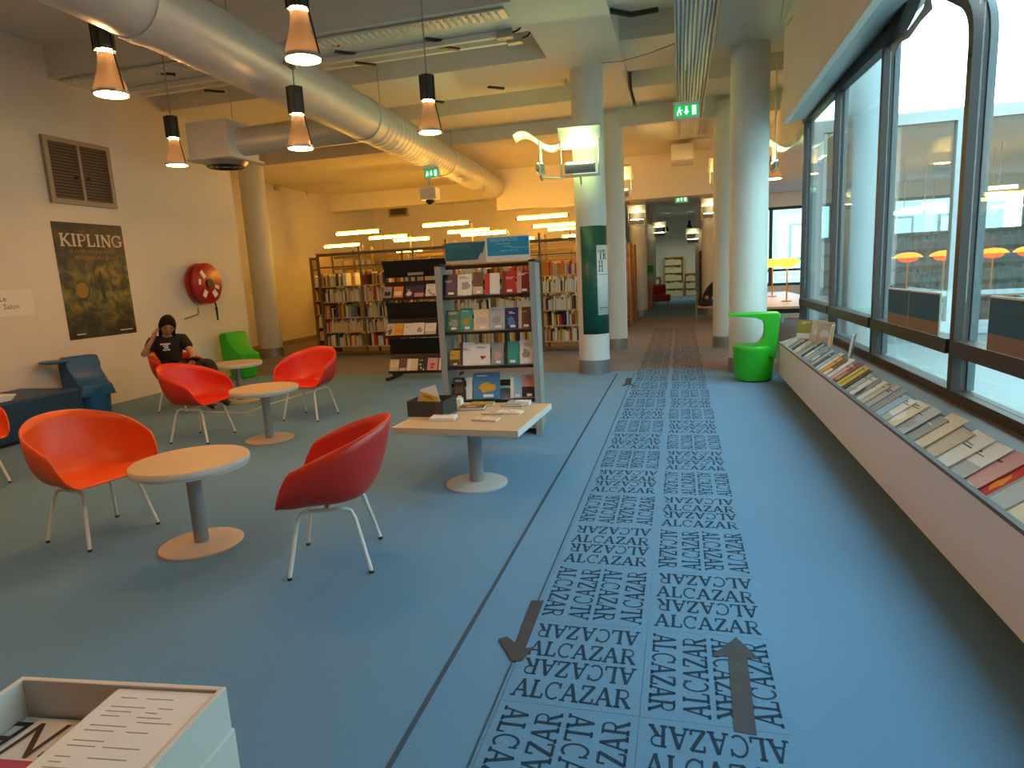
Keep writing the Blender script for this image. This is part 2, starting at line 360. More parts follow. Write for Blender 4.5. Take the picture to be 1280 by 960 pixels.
MB().bb(-4.3, WX, 15.5, 15.9, 3.05, 4.0).build('bulkhead', 'wall_paint', c2)
MB().bb(-10, -4.2, 17.2, 17.7, 3.55, 4.0).build('bulkhead', 'wall_paint', c2)
struct(MB().bb(-3.1, 1.9, 20.2, 33.8, 3.9, 4.3).build('ceiling_corridor', 'ceiling_paint'))
struct(MB().bb(WX, 9.2, 9.75, 18.4, 3.20, 3.30).build('ceiling_reading', 'ceiling_paint'))
struct(MB().bb(WX, WX + .1, 9.75, 18.2, 3.30, 4.85).build('wall_reading_upper', 'white_paint'))

# ---- courtyard window: fascia, soffit, frames, panes
wr = struct(MB().bb(1.2, 1.26, -4.2, 8.66, 3.1, ZS).build('wall_right', 'wall_paint'), 'beige fascia panel above the courtyard window')
struct(MB().add([(1.22, -4.2, 3.1), (1.22, 8.66, 3.1), (WX + .08, 9.75, 3.36), (WX + .08, -4.2, 3.36), (1.22, -4.2, 3.16), (1.22, 8.66, 3.16), (WX + .08, 9.75, 3.44), (WX + .08, -4.2, 3.44)],
        [(0, 1, 2, 3), (7, 6, 5, 4), (0, 4, 5, 1), (1, 5, 6, 2), (2, 6, 7, 3), (3, 7, 4, 0)]).build('trim_4', 'frame_pale'), 'pale sloping soffit above the courtyard window')
struct(MB().bb(WX - .02, WX + .1, -4.2, 9.75, 3.3, ZS).build('wall_right_upper', 'wall_paint'))
struct(MB().bb(WX - .02, WX + .12, -4.2, 9.75, 0, .60).build('wall_right_sill', 'grey_paint'))
struct(MB().bb(WX - .02, WX + .12, -4.2, .97, .6, 3.3).build('wall_right_near', 'wall_paint'))  # unseen stretch of wall, put in to cut daylight from behind the viewer
win = struct(MB().bb(WX - .05, WX + .05, .97, 9.7, .60, .66).build('window_1', 'frame_dark'), 'dark framed courtyard window')
MUL = [9.62, 7.82, 6.15, 4.44, 2.75, 1.0]
for i, y in enumerate(MUL):
    top = 3.3 if i != 3 else 2.60
    MB().bb(WX - .05, WX + .03, y - .032, y + .032, .66, top).build('mullion', 'frame_dark', win)
    MB().bb(WX + .03, WX + .07, y - .045, y + .045, .66, top).build('mullion_cover', 'frame_grey', win)
    MB().bb(WX - .02, WX + .028, y + .033, y + .043, .66, top).build('seal', 'seal', win)
for i in range(len(MUL) - 1):
    a, b = MUL[i + 1] + .035, MUL[i] - .035
    MB().bb(WX - .07, WX + .03, a, b, .88, .97).build('transom', 'frame_dark', win)
    MB().bb(WX + .03, WX + .06, a, b, .89, .96).build('transom_cover', 'frame_grey', win)
    MB().bb(WX - .004, WX + .004, a, b, .66, .88).build('pane', 'glass', win)
    MB().bb(WX - .004, WX + .004, a, b, .97, 3.32).build('pane', 'glass', win)
def ring(pts, w, x0, x1):
    """flat band of width w following (y,z) points, x0..x1 deep"""
    mb = MB(); L = []; R = []
    for i, p in enumerate(pts):
        a = Vector(pts[max(i - 1, 0)]); b = Vector(pts[min(i + 1, len(pts) - 1)]); t = (b - a).normalized(); n = Vector((-t.y, t.x)) * w / 2
        L.append(Vector(p) + n); R.append(Vector(p) - n)
    for i in range(len(pts) - 1):
        q = [L[i], L[i + 1], R[i + 1], R[i]]
        vs = [(x0, v.x, v.y) for v in q] + [(x1, v.x, v.y) for v in q]
        mb.add(vs, [(0, 1, 2, 3), (7, 6, 5, 4), (0, 4, 5, 1), (1, 5, 6, 2), (2, 6, 7, 3), (3, 7, 4, 0)])
    return mb
def smooth(pts, n=5):
    """Catmull-Rom through (y,z) points"""
    P = [Vector(p) for p in pts]; P = [P[0] * 2 - P[1]] + P + [P[-1] * 2 - P[-2]]; out = []
    for i in range(1, len(P) - 2):
        for k in range(n):
            t = k / n; a, b, c, d = P[i - 1:i + 3]
            out.append(tuple(.5 * ((2 * b) + (c - a) * t + (2 * a - 5 * b + 4 * c - d) * t * t + (3 * b - a - 3 * c + d) * t ** 3)))
    return out + [tuple(P[-2])]
head = [(9.7, 3.33), (6.5, 3.213)] + smooth([(6.12, 3.20), (5.86, 3.225), (5.66, 3.29), (5.52, 3.40)])
ring(head, .11, WX - .06, WX + .03).build('header', 'frame_dark', win)
ring([(a, b + .09) for a, b in head], .10, WX - .04, WX + .05).build('header_cover', 'frame_grey', win)
bend = smooth([(4.44, 2.58), (4.442, 2.70), (4.475, 2.81), (4.56, 2.905), (4.70, 2.985), (4.88, 3.08), (5.08, 3.2), (5.3, 3.36)])
ring(bend, .064, WX - .05, WX + .03).build('curved_frame', 'frame_dark', win)
ring(bend, .090, WX + .03, WX + .07).build('curved_frame', 'frame_grey', win)
ring([(a + .038, b - .01) for a, b in bend], .010, WX - .02, WX + .028).build('seal', 'seal', win)

# ---- facade across the courtyard and reading room behind it
fac = struct(MB().bb(WX + .1, 9.2, 9.74, 9.86, 3.14, 3.28).build('window_2', 'frame_pale'), 'pale framed glazing across the courtyard')
MB().bb(WX + .1, 9.2, 9.70, 9.9, .42, .58).build('sill', 'frame_pale', fac)
MB().bb(WX + .1, 9.2, 9.76, 9.84, .92, .98).build('transom', 'frame_pale', fac)
for x in (1.80, 3.50, 5.3, 7.1, 8.9):
    MB().bb(x - .07, x + .07, 9.74, 9.86, .58, 3.14).build('mullion', 'frame_pale', fac)
for a, b in ((1.87, 3.43), (3.57, 5.23), (5.37, 7.03), (7.17, 8.83)):
    MB().bb(a, b, 9.80, 9.806, .98, 3.14).build('pane', 'glass', fac)
    MB().bb(a, b, 9.80, 9.806, .58, .92).build('pane', 'glass', fac)
struct(MB().bb(WX + .1, 9.2, 9.72, 9.88, -.1, .42).build('wall_courtyard', 'terrace'))
struct(MB().bb(WX + .12, 14, -9, 9.72, .1, .3).build('floor_terrace', mat('terrace', (.20, .235, .235), .8, var=.08, scale=1)), 'white terrace of the courtyard')
struct(MB().bb(8.2, 8.5, -9, 9.7, .3, 6.4).build('wall_courtyard_blocker', 'teal_render'), 'unseen building side added to block low daylight across the courtyard')  # unseen wall, added to keep low sky light off the lounge
struct(MB().bb(9.2, 9.4, 9.7, 18.4, 0, 3.25).build('wall_reading_right', 'wall_paint'))
wb = struct(MB().bb(1.7, 9.2, 18.1, 18.3, 2.85, 3.25).build('wall_reading_back', 'wall_paint'))
struct(MB().bb(1.7, 9.2, 18.1, 18.3, 0, .85).build('wall_reading_sill', 'wall_paint'))
w3 = struct(MB().bb(1.7, 9.2, 18.12, 18.22, 2.78, 2.86).build('window_3', 'frame_dark'), 'dark framed window at the back of the reading room')
MB().bb(1.7, 9.2, 18.12, 18.22, .84, .92).build('rail', 'frame_dark', w3)
MB().bb(1.7, 9.2, 18.14, 18.20, 1.22, 1.28).build('rail', 'frame_dark', w3)
xs = [1.74, 2.28, 3.7, 5.1, 6.5, 7.9, 9.16]
for x in xs: MB().bb(x - .04, x + .04, 18.12, 18.22, .92, 2.78).build('mullion', 'frame_dark', w3)
for a, b in zip(xs[:-1], xs[1:]): MB().bb(a + .04, b - .04, 18.16, 18.166, .92, 2.78).build('pane', 'glass', w3)
mat('pavement', (.42, .43, .42), .9, var=.15, scale=2)
struct(MB().bb(-12, 30, 18.4, 60, -.3, -.1).build('floor_street', 'pavement'), 'pale street outside the back window')
bld = thing('apartment_building', 'pale teal building seen through the back window', 'building', (5, 34, -.1))
MB().bb(-7, 9, 0, 8, 0, 4.6).build('wall', 'teal_render', bld)
MB().bb(-7.2, 9.2, -.2, 8.2, 4.6, 4.8).build('roof', 'frame_grey', bld)
for i in range(7):
    w = MB().bb(-6.2 + i * 2.1, -5.1 + i * 2.1, -.06, .05, 1.6, 3.3).build('window', 'frame_grey', bld); MB().bb(-6.1 + i * 2.1, -5.2 + i * 2.1, -.09, -.06, 1.7, 3.2).build('pane', 'frame_pale', w)

# ---- columns
def column(x, y, r, h, label, base=True):
    t = thing('round_column', label, 'column', (x, y, 0))
    MB().cyl((0, 0, .2 if base else 0), (0, 0, h), r, n=48).build('shaft', 'column_paint', t, smooth=True)
    if base: MB().cyl((0, 0, 0), (0, 0, .2), r + .008, n=48).build('base_ring', 'steel', t, smooth=True)
    return t
colA = column(-1.24, 9.25 + .22, .225, ZB, 'white round column wrapped in a green banner')
column(-1.20, 12.35, .225, ZB, 'white round column right behind the bannered column')
column(.90, 9.40, .245, ZB, 'white round column beside the green moulded chair')
column(.80, 12.3, .225, ZB, 'white round column hidden behind the one by the green chair')
column(-8.66, 12.15, .25, 4.0, 'white round column beside the yellow lit wall')
for x, y, l in ((-1.24, 20.6, 'warm lit round column beyond the wooden bookcase ends'), (.90, 20.4, 'warm lit round column behind the person in black'),
                (-1.2, 27, 'pale distant column carrying a small green sign'), (.85, 27, 'pale distant column beside the far magazine stand')):
    column(x, y, .26, 3.9, l)
tag(MB().cyl((2.29, 9.25, .3), (2.29, 9.25, 4.6), .25, n=40).build('courtyard_column', mat('column_grey', (.26, .31, .33), .5), smooth=True), 'white round column standing outside in the courtyard', 'column')
# ================================================================== CEILING SERVICES AND LAMPS
# main duct and branch duct
d0, d1 = Vector((-3.72, 2.0, 3.6)), Vector((-4.32, 15.4, 3.6))
dt = thing('ventilation_duct', 'long fat round air duct running under the ceiling beams', 'duct', (0, 0, 3.33))
def along(a, b, t): return a + (b - a) * t
dz = Vector((0, 0, 3.33))
MB().cyl(d0 - dz, d1 - dz, .27, n=40).build('pipe', 'duct', dt, smooth=True)
for k, t in enumerate((.16, .45, .70, .86)):
    p = along(d0, d1, t); q = along(d0, d1, t + .012); MB().cyl(p - dz, q - dz, .283, n=40).build('collar', 'duct', dt, smooth=True)
for k in range(46):                       # spiral ribs on the far length
    t = .46 + k * .0115; p = along(d0, d1, t); q = along(d0, d1, t + .0025)
    MB().cyl(p - dz, q - dz, .275, n=32).build('rib', 'duct', dt, smooth=True)
for t in (.25, .5, .75):
    p = along(d0, d1, t); MB().cyl(p - dz + Vector((0, 0, .26)), p - dz + Vector((0, 0, ZS - 3.6 if p.y < 12.2 else .4)), .006, n=6).build('hanger_rod', 'steel', dt)
bd = thing('branch_duct', 'short round duct ending in a square box with a round diffuser', 'duct', (0, 0, 3.2))
bx_, by_ = -6.35, 8.35
MB().cyl((-4.15, by_ + .25, .42), (bx_ + .3, by_, .36), .19, n=32).build('pipe', 'duct', bd, smooth=True)
MB().bb(bx_ - .33, bx_ + .33, by_ - .33, by_ + .33, .14, .62).build('plenum_box', 'white_paint', bd)
MB().bb(bx_ - .38, bx_ + .38, by_ - .38, by_ + .38, .11, .14).build('flange', 'white_paint', bd)
g = MB().cyl((bx_, by_, .05), (bx_, by_, .11), .26, .31, n=32).build('diffuser', 'steel', bd, smooth=True)
for r in (.24, .17, .10): MB().lathe([(r, .035), (r + .02, .05), (r, .052), (r - .015, .05), (r, .035)], 32, T(bx_, by_, 0), False).build('vane', 'black_metal', g)
MB().cyl((bx_ + .2, by_, .62), (bx_ + .2, by_, ZB - 3.2 + .1), .005, n=6).build('hanger_rod', 'steel', bd)

# cable tray and conduits along the beams
ct = thing('ceiling_cable_tray', 'pale ribbed cable tray fixed across the front beam', 'cable tray', (0, 0, 4.08))
MB().bb(-7.6, -1.75, 6.98, 7.22, .13, .15).build('tray', 'duct', ct)
rib = MB().bb(-.010, .010, 7.0, 7.2, .11, .13).mesh('rung', 'white_paint')
for i in range(70): inst('rung', rib, ct, (-7.5 + i * .082, 0, 0))
for j, (y, z) in enumerate(((7.62, 4.20), (8.12, 4.3))):
    cn = thing('conduit_rail', ('pale strip conduit nearest the ribbed cable tray', 'pale strip conduit in the recess behind the front beam')[j], 'conduit', (0, 0, z))
    MB().bb(-7.4, -2.0, y - .03, y + .03, -.03, .03).build('rail', 'white_paint', cn)
    MB().bb(-2.0, -1.82, y - .05, y + .05, -.05, .05).build('end_box', 'grey_paint', cn)
    MB().tube([(-1.82, y, 0), (-1.75, y, .02), (-1.68, y - .02, .08), (-1.63, y - .04, .16)], .012, 6).build('cable', 'black', cn)
    for x in (-6.5, -5.2, -3.9, -2.7): MB().bb(x - .08, x + .08, y + .05, y + .08, 0, .02).build('slot', 'black', cn)
slots = [(205, 92), (235, 103), (268, 114), (410, 55), (432, 66), (457, 80), (620, 110), (545, 127), (562, 60), (545, 50)]
for i, (px, py) in enumerate(slots):
    p = G(px, py, ZB - .012)
    o = MB().box((0, 0, 0), (.26, .05, .024)).build('ceiling_slot', 'black', None); o.location = p; o.rotation_euler = (0, 0, .75)
    tag(o, 'small dark slot fixing in the ceiling beams above the lounge', 'ceiling fixing', 'dark slots in the beam soffits')
# corridor cable ladder
cl = thing('corridor_cable_ladder', 'wide tray of white cables hanging along the corridor ceiling', 'cable tray', (.17, 0, 3.85))
MB().bb(-.20, .20, 5.5, 13.6, .16, .19).build('tray', 'duct', cl)
for k in range(9): MB().tube([(-.17 + k * .042, y, .12 + .02 * math.sin(y * 1.7 + k)) for y in [5.5 + i * .42 for i in range(20)]], .016, 6).build('cable', 'white_paint', cl, smooth=True)
for s in (-1, 1): MB().bb(s * .20 - .008, s * .20 + .008, 5.5, 13.6, .06, .20).build('side_rail', 'duct', cl)
for y in (6.5, 9, 11.8): MB().bb(-.01, .01, y, y + .02, .19, .8).build('hanger', 'steel', cl)
bp_ = thing('hanging_light_box', 'flat pale service box hanging under the corridor ceiling', 'service box', (.06, 13.9, 3.6))
MB().bb(-.22, .22, 0, .9, 0, .30).build('box', 'white_paint', bp_, bevel=.01)
MB().bb(-.01, .01, .4, .42, .30, .42).build('hanger', 'steel', bp_)
for i, (a, b) in enumerate((((822, 12), (755, 12)), ((838, 138), (795, 138)), ((840, 158), (800, 155)))):
    z = ZB + .06; p, q = G(*a, z), G(*b, z); m = (p + q) / 2 - Vector((0, 0, .05))
    tag(MB().tube([p, m, q], .03, 6).build('ceiling_cable', 'black'), ['thick black cable looping across the nearest ceiling recess', 'black cable crossing the recess beside the exit sign', 'thin black cable crossing the recess beyond the exit sign'][i], 'cable')
tag(MB().tube([(-1.0, 9.2, 4.22), (-.7, 8.9, 4.12), (-.35, 8.8, 4.14), (0, 8.8, 4.22)], .008, 5).build('column_cable', 'grey_paint'), 'thin grey cable sagging from the bannered column to the tray', 'cable')
tag(MB().tube([Vector((1.05, 7.6, 4.22)), Vector((1.02, 7.55, 4.0)), Vector((1.0, 7.5, 3.86)), Vector((1.06, 7.5, 3.83)), Vector((1.12, 7.5, 3.92))], .008, 5).build('wall_cable', 'white_paint'), 'white cable hanging beside the beige fascia', 'cable')
sd = G(435, 18, ZS - .04); o = MB().lathe([(.06, .04), (.06, .01), (.045, -.03), (.0, -.035)], 20).build('smoke_detector', 'white_gloss', smooth=True); o.location = sd; tag(o, 'small white smoke detector on the ceiling', 'smoke detector')

# pendants
def make_pendant(top=ZS - 3.0):
    t = thing('pendant_lamp', '', 'pendant lamp')
    MB().cyl((0, 0, .315), (0, 0, .56), .072, n=10).build('housing', mat('housing', (.055, .065, .068), .35, .5), t)
    for k in range(5): MB().box((.074 * math.cos(k * 1.2566), .074 * math.sin(k * 1.2566), .435), (.012, .012, .25), None).build('housing_fin', 'black_metal', t)
    r = MB().lathe([(.118, .0), (.122, .02), (.105, .08), (.075, .17), (.060, .25), (.057, .295)], 28, None, False).build('reflector', mat('reflector', (.46, .40, .32), .28, .85), t, smooth=True)
    MB().lathe([(.118, .0), (.130, .0), (.130, .022), (.120, .022)], 28, None, False).build('rim', 'steel', r, smooth=True)
    MB().cyl((0, 0, .296), (0, 0, .314), .048, n=16).build('lamp_neck', 'bulb_glow', t)
    MB().cyl((.125, 0, .02), (.07, 0, .32), .006, n=6).build('bracket', 'black_metal', t)
    MB().cyl((0, 0, .008), (0, 0, .014), .115, n=28).build('lens', 'pendant_glow', t)
    MB().cyl((0, 0, .56), (0, 0, top), .008, n=6).build('rod', 'steel', t)
    MB().lathe([(.05, top), (.05, top - .05), (.02, top - .08), (0.0, top - .08)], 16).build('ceiling_rose', 'steel', t)
    return t
pd = make_pendant(); spots = [((-4.17, 4.26), 'bell pendant lamp hanging above the orange chair beside the fat duct'), ((-2.45, 4.15), 'bell pendant lamp hanging above the red chair closest to the display table'),
    ((-5.85, 6.80), 'bell pendant lamp hanging in front of the square duct box'), ((-4.08, 6.66), 'bell pendant lamp fixed to the underside of the fat duct'), ((-2.51, 6.61), 'bell pendant lamp hanging above the new books display')]
for i, ((x, y), l) in enumerate(spots):
    if i == 0: pd.location = (x, y, 3.0); pd['label'] = l; pd['group'] = 'bell pendants over the lounge'
    elif i == 3:
        pu = make_pendant(.80); pu.location = G(376, 186, 2.80); pu['label'] = l; pu['group'] = 'bell pendants over the lounge'; MB().bb(-.34, .012, -.02, .02, .77, .80).build('duct_bracket', 'steel', pu)
    else: dup(pd, (x, y, 3.0), 0, l, 'bell pendants over the lounge')
for x, y in ((-4.1, 1.2), (-2.45, 1.2), (-5.85, 3.2)): dup(pd, (x, y, 3.0), 0, 'added bell pendant lamp out of view, giving the lounge fill light', 'added fill pendants behind the viewer')  # pendants out of view, added as fill light for the lounge
pr_ = thing('rear_pendant_lamp', 'bell pendant lamp behind the round column by the green chair', 'pendant lamp', YP(966, 224, 13.3))
MB().lathe([(.16, 0), (.165, .03), (.12, .12), (.07, .24), (.06, .42)], 24, None, False).build('reflector', 'reflector', pr_, smooth=True)
MB().cyl((0, 0, .012), (0, 0, .02), .15, n=24).build('lens', 'pendant_glow', pr_)
MB().cyl((0, 0, .42), (0, 0, 4.0 - pr_.location.z), .01, n=6).build('rod', 'steel', pr_)

# wave-shaped reflector uplights
def wave(s):    # profile along the sheet, s in 0..1
    y = -.36 + .72 * s; return y, .10 * math.sin(s * 2 * PI * .92 + .5) + .03 * (1 - s)
def make_uplight(name, label, loc, rz, glow='uplight_glow', arm=None, sc=1.0):
    t = thing(name, label, 'wall lamp', loc, rz); t.scale = (sc, sc, sc)
    MB().grid(lambda u, v: (-.27 + .54 * u, wave(v)[0], .34 + wave(v)[1]), 2, 22).build('reflector_sheet', mat('sheet', (.86, .88, .80), .55), t, smooth=True, solid=.006)
    for s in (-1, 1): MB().tube([(s * .25, .0, .34 + wave(.5)[1]), (s * .25, .0, -.12)], .011, 8).build('post', 'white_paint', t)
    MB().bb(-.26, .26, -.02, .02, -.14, -.11).build('base_bar', 'white_paint', t)
    h = MB().cyl((-.2, 0, -.03), (.2, 0, -.03), .065, n=18).build('lamp_housing', 'grey_paint', t, smooth=True)
    MB().bb(-.18, .18, -.03, .03, .028, .042).build('lamp_tube', glow, h)
    MB().tube([(0, 0, -.12), (.03, .03, -.2), (.10, .10, -.22)] if not arm else [(0, 0, -.13), arm], .014, 8).build('arm', 'white_paint', t)
    return t
make_uplight('uplight', 'green white uplight with curved reflector on the bannered column', YP(725, 207, 8.80), .12, arm=(.0, .42, -.18))
make_uplight('uplight', 'green white wave reflector uplight reaching out from the bannered column towards the duct', YP(676, 210, 9.3), -PI / 2 + .15, arm=(-.02, .30, -.16))
make_uplight('uplight', 'yellowish wave reflector uplight behind the column by the green chair', YP(968, 205, 10.3), -PI / 2, arm=(.0, .02, 2.36), sc=.75)
make_uplight('uplight', 'amber uplight just showing behind the second column on the corridor', (-1.15, 13.05, YP(776, 240, 13.05).z), 0, 'uplight_amber', (0, -.48, -.13))
make_uplight('uplight', 'unseen amber uplight added behind the second column to light the bulkhead', (.80, 13.05, YP(776, 240, 13.05).z), 0, 'uplight_amber', (0, -.48, -.13))  # out of sight, added to brighten the corridor bulkhead
for px, py, y, l in ((796, 276, 19.95, 'glowing uplight on the warm column beyond the wooden bookcase ends'), (888, 268, 19.75, 'glowing uplight on the warm column above the person in black'),
                     (824, 292, 26.35, 'glowing uplight on the pale distant column with the green sign'), (866, 300, 26.35, 'glowing uplight on the pale distant column by the far stand')):
    make_uplight('uplight', l, YP(px, py, y), .0, 'column_glow', (0, .40, -.13), 1.0)

# exit signs
def exit_sign(p, s, label, top, rz=0.0):
    t = thing('exit_sign', label, 'exit sign', p, rz)
    MB().bb(-s, s, -.03, .03, -s * .55, s * .55).build('case', 'white_gloss', t, bevel=.004)
    f = MB().bb(-s * .88, s * .88, -.036, -.03, -s * .42, s * .42).build('face', 'exit_green', t)
    m = MB()
    m.prism([(-.08, .32), (.08, .32), (.08, -.05), (.2, -.05), (0, -.32), (-.2, -.05), (-.08, -.05)], .036, .038, Matrix.Scale(s, 4) @ Matrix(((1, 0, 0, 0), (0, 0, -1 / s, 0), (0, 1, 0, 0), (0, 0, 0, 1))))
    m.bb(s * .42, s * .72, -.039, -.036, -s * .34, s * .34)
    m.box((-s * .52, -.037, s * .24), (s * .12, .002, s * .12)); m.box((-s * .55, -.037, s * .03), (s * .16, .002, s * .26), None)
    m.box((-s * .66, -.037, -s * .2), (s * .1, .002, s * .24)); m.box((-s * .42, -.037, -s * .2), (s * .1, .002, s * .2)); m.box((-s * .38, -.037, s * .06), (s * .2, .002, s * .07))
    m.build('pictogram', 'exit_white', f)
    MB().bb(-s, s, -.05, .03, s * .55, s * .68).build('lamp_cap', 'white_gloss', t)
    MB().bb(-.01, .01, -.01, .01, s * .6, top).build('hanger', 'steel', t)
    return t
exit_sign(YP(858, 139, 9.0), .165, 'green exit sign under the corridor cable tray', .55)
exit_sign(XP(540, 217, -4.08), .135, 'green exit sign hanging beneath the fat duct', .12)
exit_sign(YP(852, 249, 18.4), .17, 'small distant green exit sign deep in the corridor', .85)
cb = thing('security_camera', 'white camera box with dark dome below the duct', 'camera', YP(538, 250, 12.0))
MB().bb(-.16, .16, -.12, .12, 0, .22).build('box', 'white_gloss', cb, bevel=.01)
MB().lathe([(.09, 0), (.085, -.05), (.05, -.09), (0, -.105)], 20).build('dome', 'black', cb, smooth=True)
MB().cyl((0, 0, .22), (0, 0, 4.24 - cb.location.z + .01), .03, n=8).build('pole', 'white_paint', cb)
# wall grilles
def grille(name, label, O, U, W, H, n, frame, dark):
    """O lower-left corner, U unit vector along the width, wall normal from U"""
    t = thing(name, label, 'vent', O); t.rotation_euler = (0, 0, math.atan2(U[1], U[0]))
    for a in ((0, W, 0, .06), (0, W, H - .06, H)): MB().bb(a[0], a[1], -.05, 0, a[2], a[3]).build('frame_bar', frame, t)
    for a in ((0, .06), (W - .06, W)): MB().bb(a[0], a[1], -.05, 0, .06, H - .06).build('frame_bar', frame, t)
    MB().bb(.06, W - .06, -.012, 0, .06, H - .06).build('backing', dark, t)
    me = MB().box((W / 2, -.028, 0), (W - .12, .004, (H - .12) / n * .8), None)
    me = MB().box((0, 0, 0), (W - .12, .006, (H - .12) / n * .85)).mesh('slat', mat('slat_brown', (.16, .12, .09), .6))
    for i in range(n): inst('slat', me, t, (W / 2, -.028, .06 + (H - .12) * (i + .5) / n), (-.5, 0, 0))
    return t
vb, vt = XP(62, 253, LWX), XP(50, 168, LWX); vr = XP(144, 262, LWX)
gv = grille('wall_grille', 'brown louvred ventilation grille above the poster', (LWX + .003, vb.y, vb.z), (0, 1, 0), vr.y - vb.y, vt.z - vb.z, 18, mat('vent_frame', (.36, .29, .22), .6), mat('vent_dark', (.06, .045, .035), .7))
gw_, gh_ = vr.y - vb.y, vt.z - vb.z
MB().bb(gw_ / 2 - .02, gw_ / 2 + .02, -.045, -.012, .06, gh_ - .06).build('centre_bar', 'vent_frame', gv)
for sx in (-.09, .09): MB().cyl((gw_ / 2 + sx, -.06, gh_ * .42), (gw_ / 2 + sx, -.03, gh_ * .42), .016, n=10).build('knob', 'vent_dark', gv)
p = YP(487, 272, 19.99)
grille('wall_grille', 'small square vent high on the wall behind the tube lights', (p.x, 19.99, p.z), (1, 0, 0), .68, .46, 8, 'vent_frame', 'vent_dark')
for px, py in ((345, 232), (380, 240), (416, 247), (458, 251)):
    p = G(px, py, 4.0); t = thing('downlight', 'small recessed downlight in the yellow lit ceiling edge', 'downlight', p, 0, 'recessed downlights by the yellow wall')
    MB().lathe([(.12, 0), (.12, -.02), (.09, -.025), (.09, -.12), (0, -.12)], 18).build('ring', 'shelf_cream', t, smooth=True)
# ================================================================== LOUNGE SEATING
def make_chair(name, shell):
    t = thing(name, '', 'chair')
    zs = .42
    def rimh(a):     # a: 0 at the back .. pi at the front: one falling sweep from the backrest to the seat lip
        x = abs(a) / PI
        if x < .18: return .825 - .015 * (x / .18) ** 2
        if x < .60: s = (x - .18) / .42; return .81 - .17 * (.7 * s + .3 * s * s)
        if x < .745: s = (x - .60) / .145; return .64 - .23 * (s * s * (3 - 2 * s))
        return .41
    def rimr(a):
        ca, sa = math.cos(a), math.sin(a); w, d, n = (.345, .29, 2.4) if ca > 0 else (.345, .255, 2.4 + 2.4 * min(1, -ca / .5))
        return ((abs(ca) / d) ** n + (abs(sa) / w) ** n) ** (-1 / n)
    def f(u, v):
        a = -PI + 2 * PI * u; R = rimr(a); h = rimh(a); x = abs(a) / PI; k = .72 if x < .58 else .72 + .2 * min(1, (x - .58) / .15)
        if v < .5: s = v / .5; r = R * k * s; z = zs - .03 + .03 * s * s
        else:
            s = (v - .5) / .5; r = R * (k + (1 - k) * math.sin(min(1, s * 1.15) * PI / 2)); z = zs + (h - zs) * (s ** 1.55)
        lean = .08 * max(0, (z - zs)) / .4 * max(0, math.cos(a))
        return (r * math.sin(a), -(r + lean) * math.cos(a), z)
    MB().grid(f, 72, 18, cu=True).build('seat_shell', shell, t, smooth=True, solid=.011)
    for s in (-1, 1):     # each side: one bent tube makes a front and a rear leg
        top = zs - .062
        for sg, yf, xf in ((1, .215, .235), (-1, .225, .235)):
            MB().tube([(s * .17, 0, top), (s * .17, sg * .10, top), (s * .175, sg * .135, top - .012), (s * .185, sg * .155, top - .05), (s * xf, sg * abs(yf), .012)], .0115, 8).build('leg', 'leg_white', t, smooth=True)
            MB().cyl((s * xf, sg * abs(yf), 0), (s * xf, sg * abs(yf), .016), .013, n=8).build('foot', 'rubber', t)
    t.scale = (.95,) * 3
    MB().bb(-.17, .17, -.012, .012, zs - .075, zs - .05).build('under_bar', 'leg_white', t)
    return t
GC = 'red shell armchairs of the lounge'
def face(dx, dy): return math.atan2(-dx, dy)     # rotate local +Y onto (dx,dy)
ch_o = make_chair('shell_armchair', 'orange_shell'); ch_o.location = (-3.58, 3.09, 0); ch_o.rotation_euler = (0, 0, face(.98, -.18))
tag(ch_o, 'orange shell armchair with white legs beside a round table', 'chair')
ch_r = make_chair('shell_armchair', 'red_shell'); ch_r.location = (-1.85, 2.97, 0); ch_r.rotation_euler = (0, 0, face(-.93, -.34))
tag(ch_r, 'red shell armchair closest to the square display table of books', 'chair', GC)
dup(ch_r, (-4.76, 5.40, 0), face(.98, .06), 'red shell armchair standing in front of the seated person', GC)
dup(ch_r, (-4.12, 6.38, 0), face(-.05, -1), 'red shell armchair standing alone in front of the bookcases', GC)
PCH = Vector((-6.20, 6.78, 0)); PCR = face(.98, .0)
dup(ch_r, PCH, PCR, 'red shell armchair in which the person in black sits', GC)
o = dup(ch_o, (G(28, 604).x - .36, G(28, 604).y - .20, 0), face(.98, -.1), 'shell armchair with white legs between the orange chair and the dark blue bench')

def round_table(loc, label):
    t = thing('round_table', label, 'table', loc, 0, 'round pedestal tables of the lounge')
    MB().cyl((0, 0, .525), (0, 0, .530), .319, n=56).build('table_top', 'wood_top', t)
    MB().lathe([(.305, .482), (.319, .488), (.324, .495), (.324, .52), (.321, .5285), (.318, .5285), (.318, .49)], 56, None, False).build('edge_band', 'table_edge', t, smooth=True)
    MB().cyl((0, 0, .48), (0, 0, .525), .317, n=48).build('underside', 'table_edge', t)
    MB().cyl((0, 0, .02), (0, 0, .482), .041, n=24).build('stem', mat('stem', (.36, .36, .36), .4, .5), t, smooth=True)
    MB().lathe([(.235, 0), (.235, .010), (.225, .016), (.05, .022), (0, .022)], 48).build('foot_disc', 'base_beige', t, smooth=True)
round_table((-2.79, 3.03, 0), 'round pedestal table next to the orange chair')
round_table((-3.98, 5.40, 0), 'round pedestal table between the lone red chair and the one before the person')
g3 = G(290, 453, .53); round_table((g3.x + .07, g3.y, 0), 'round pedestal table beside the seated person and the green chair')

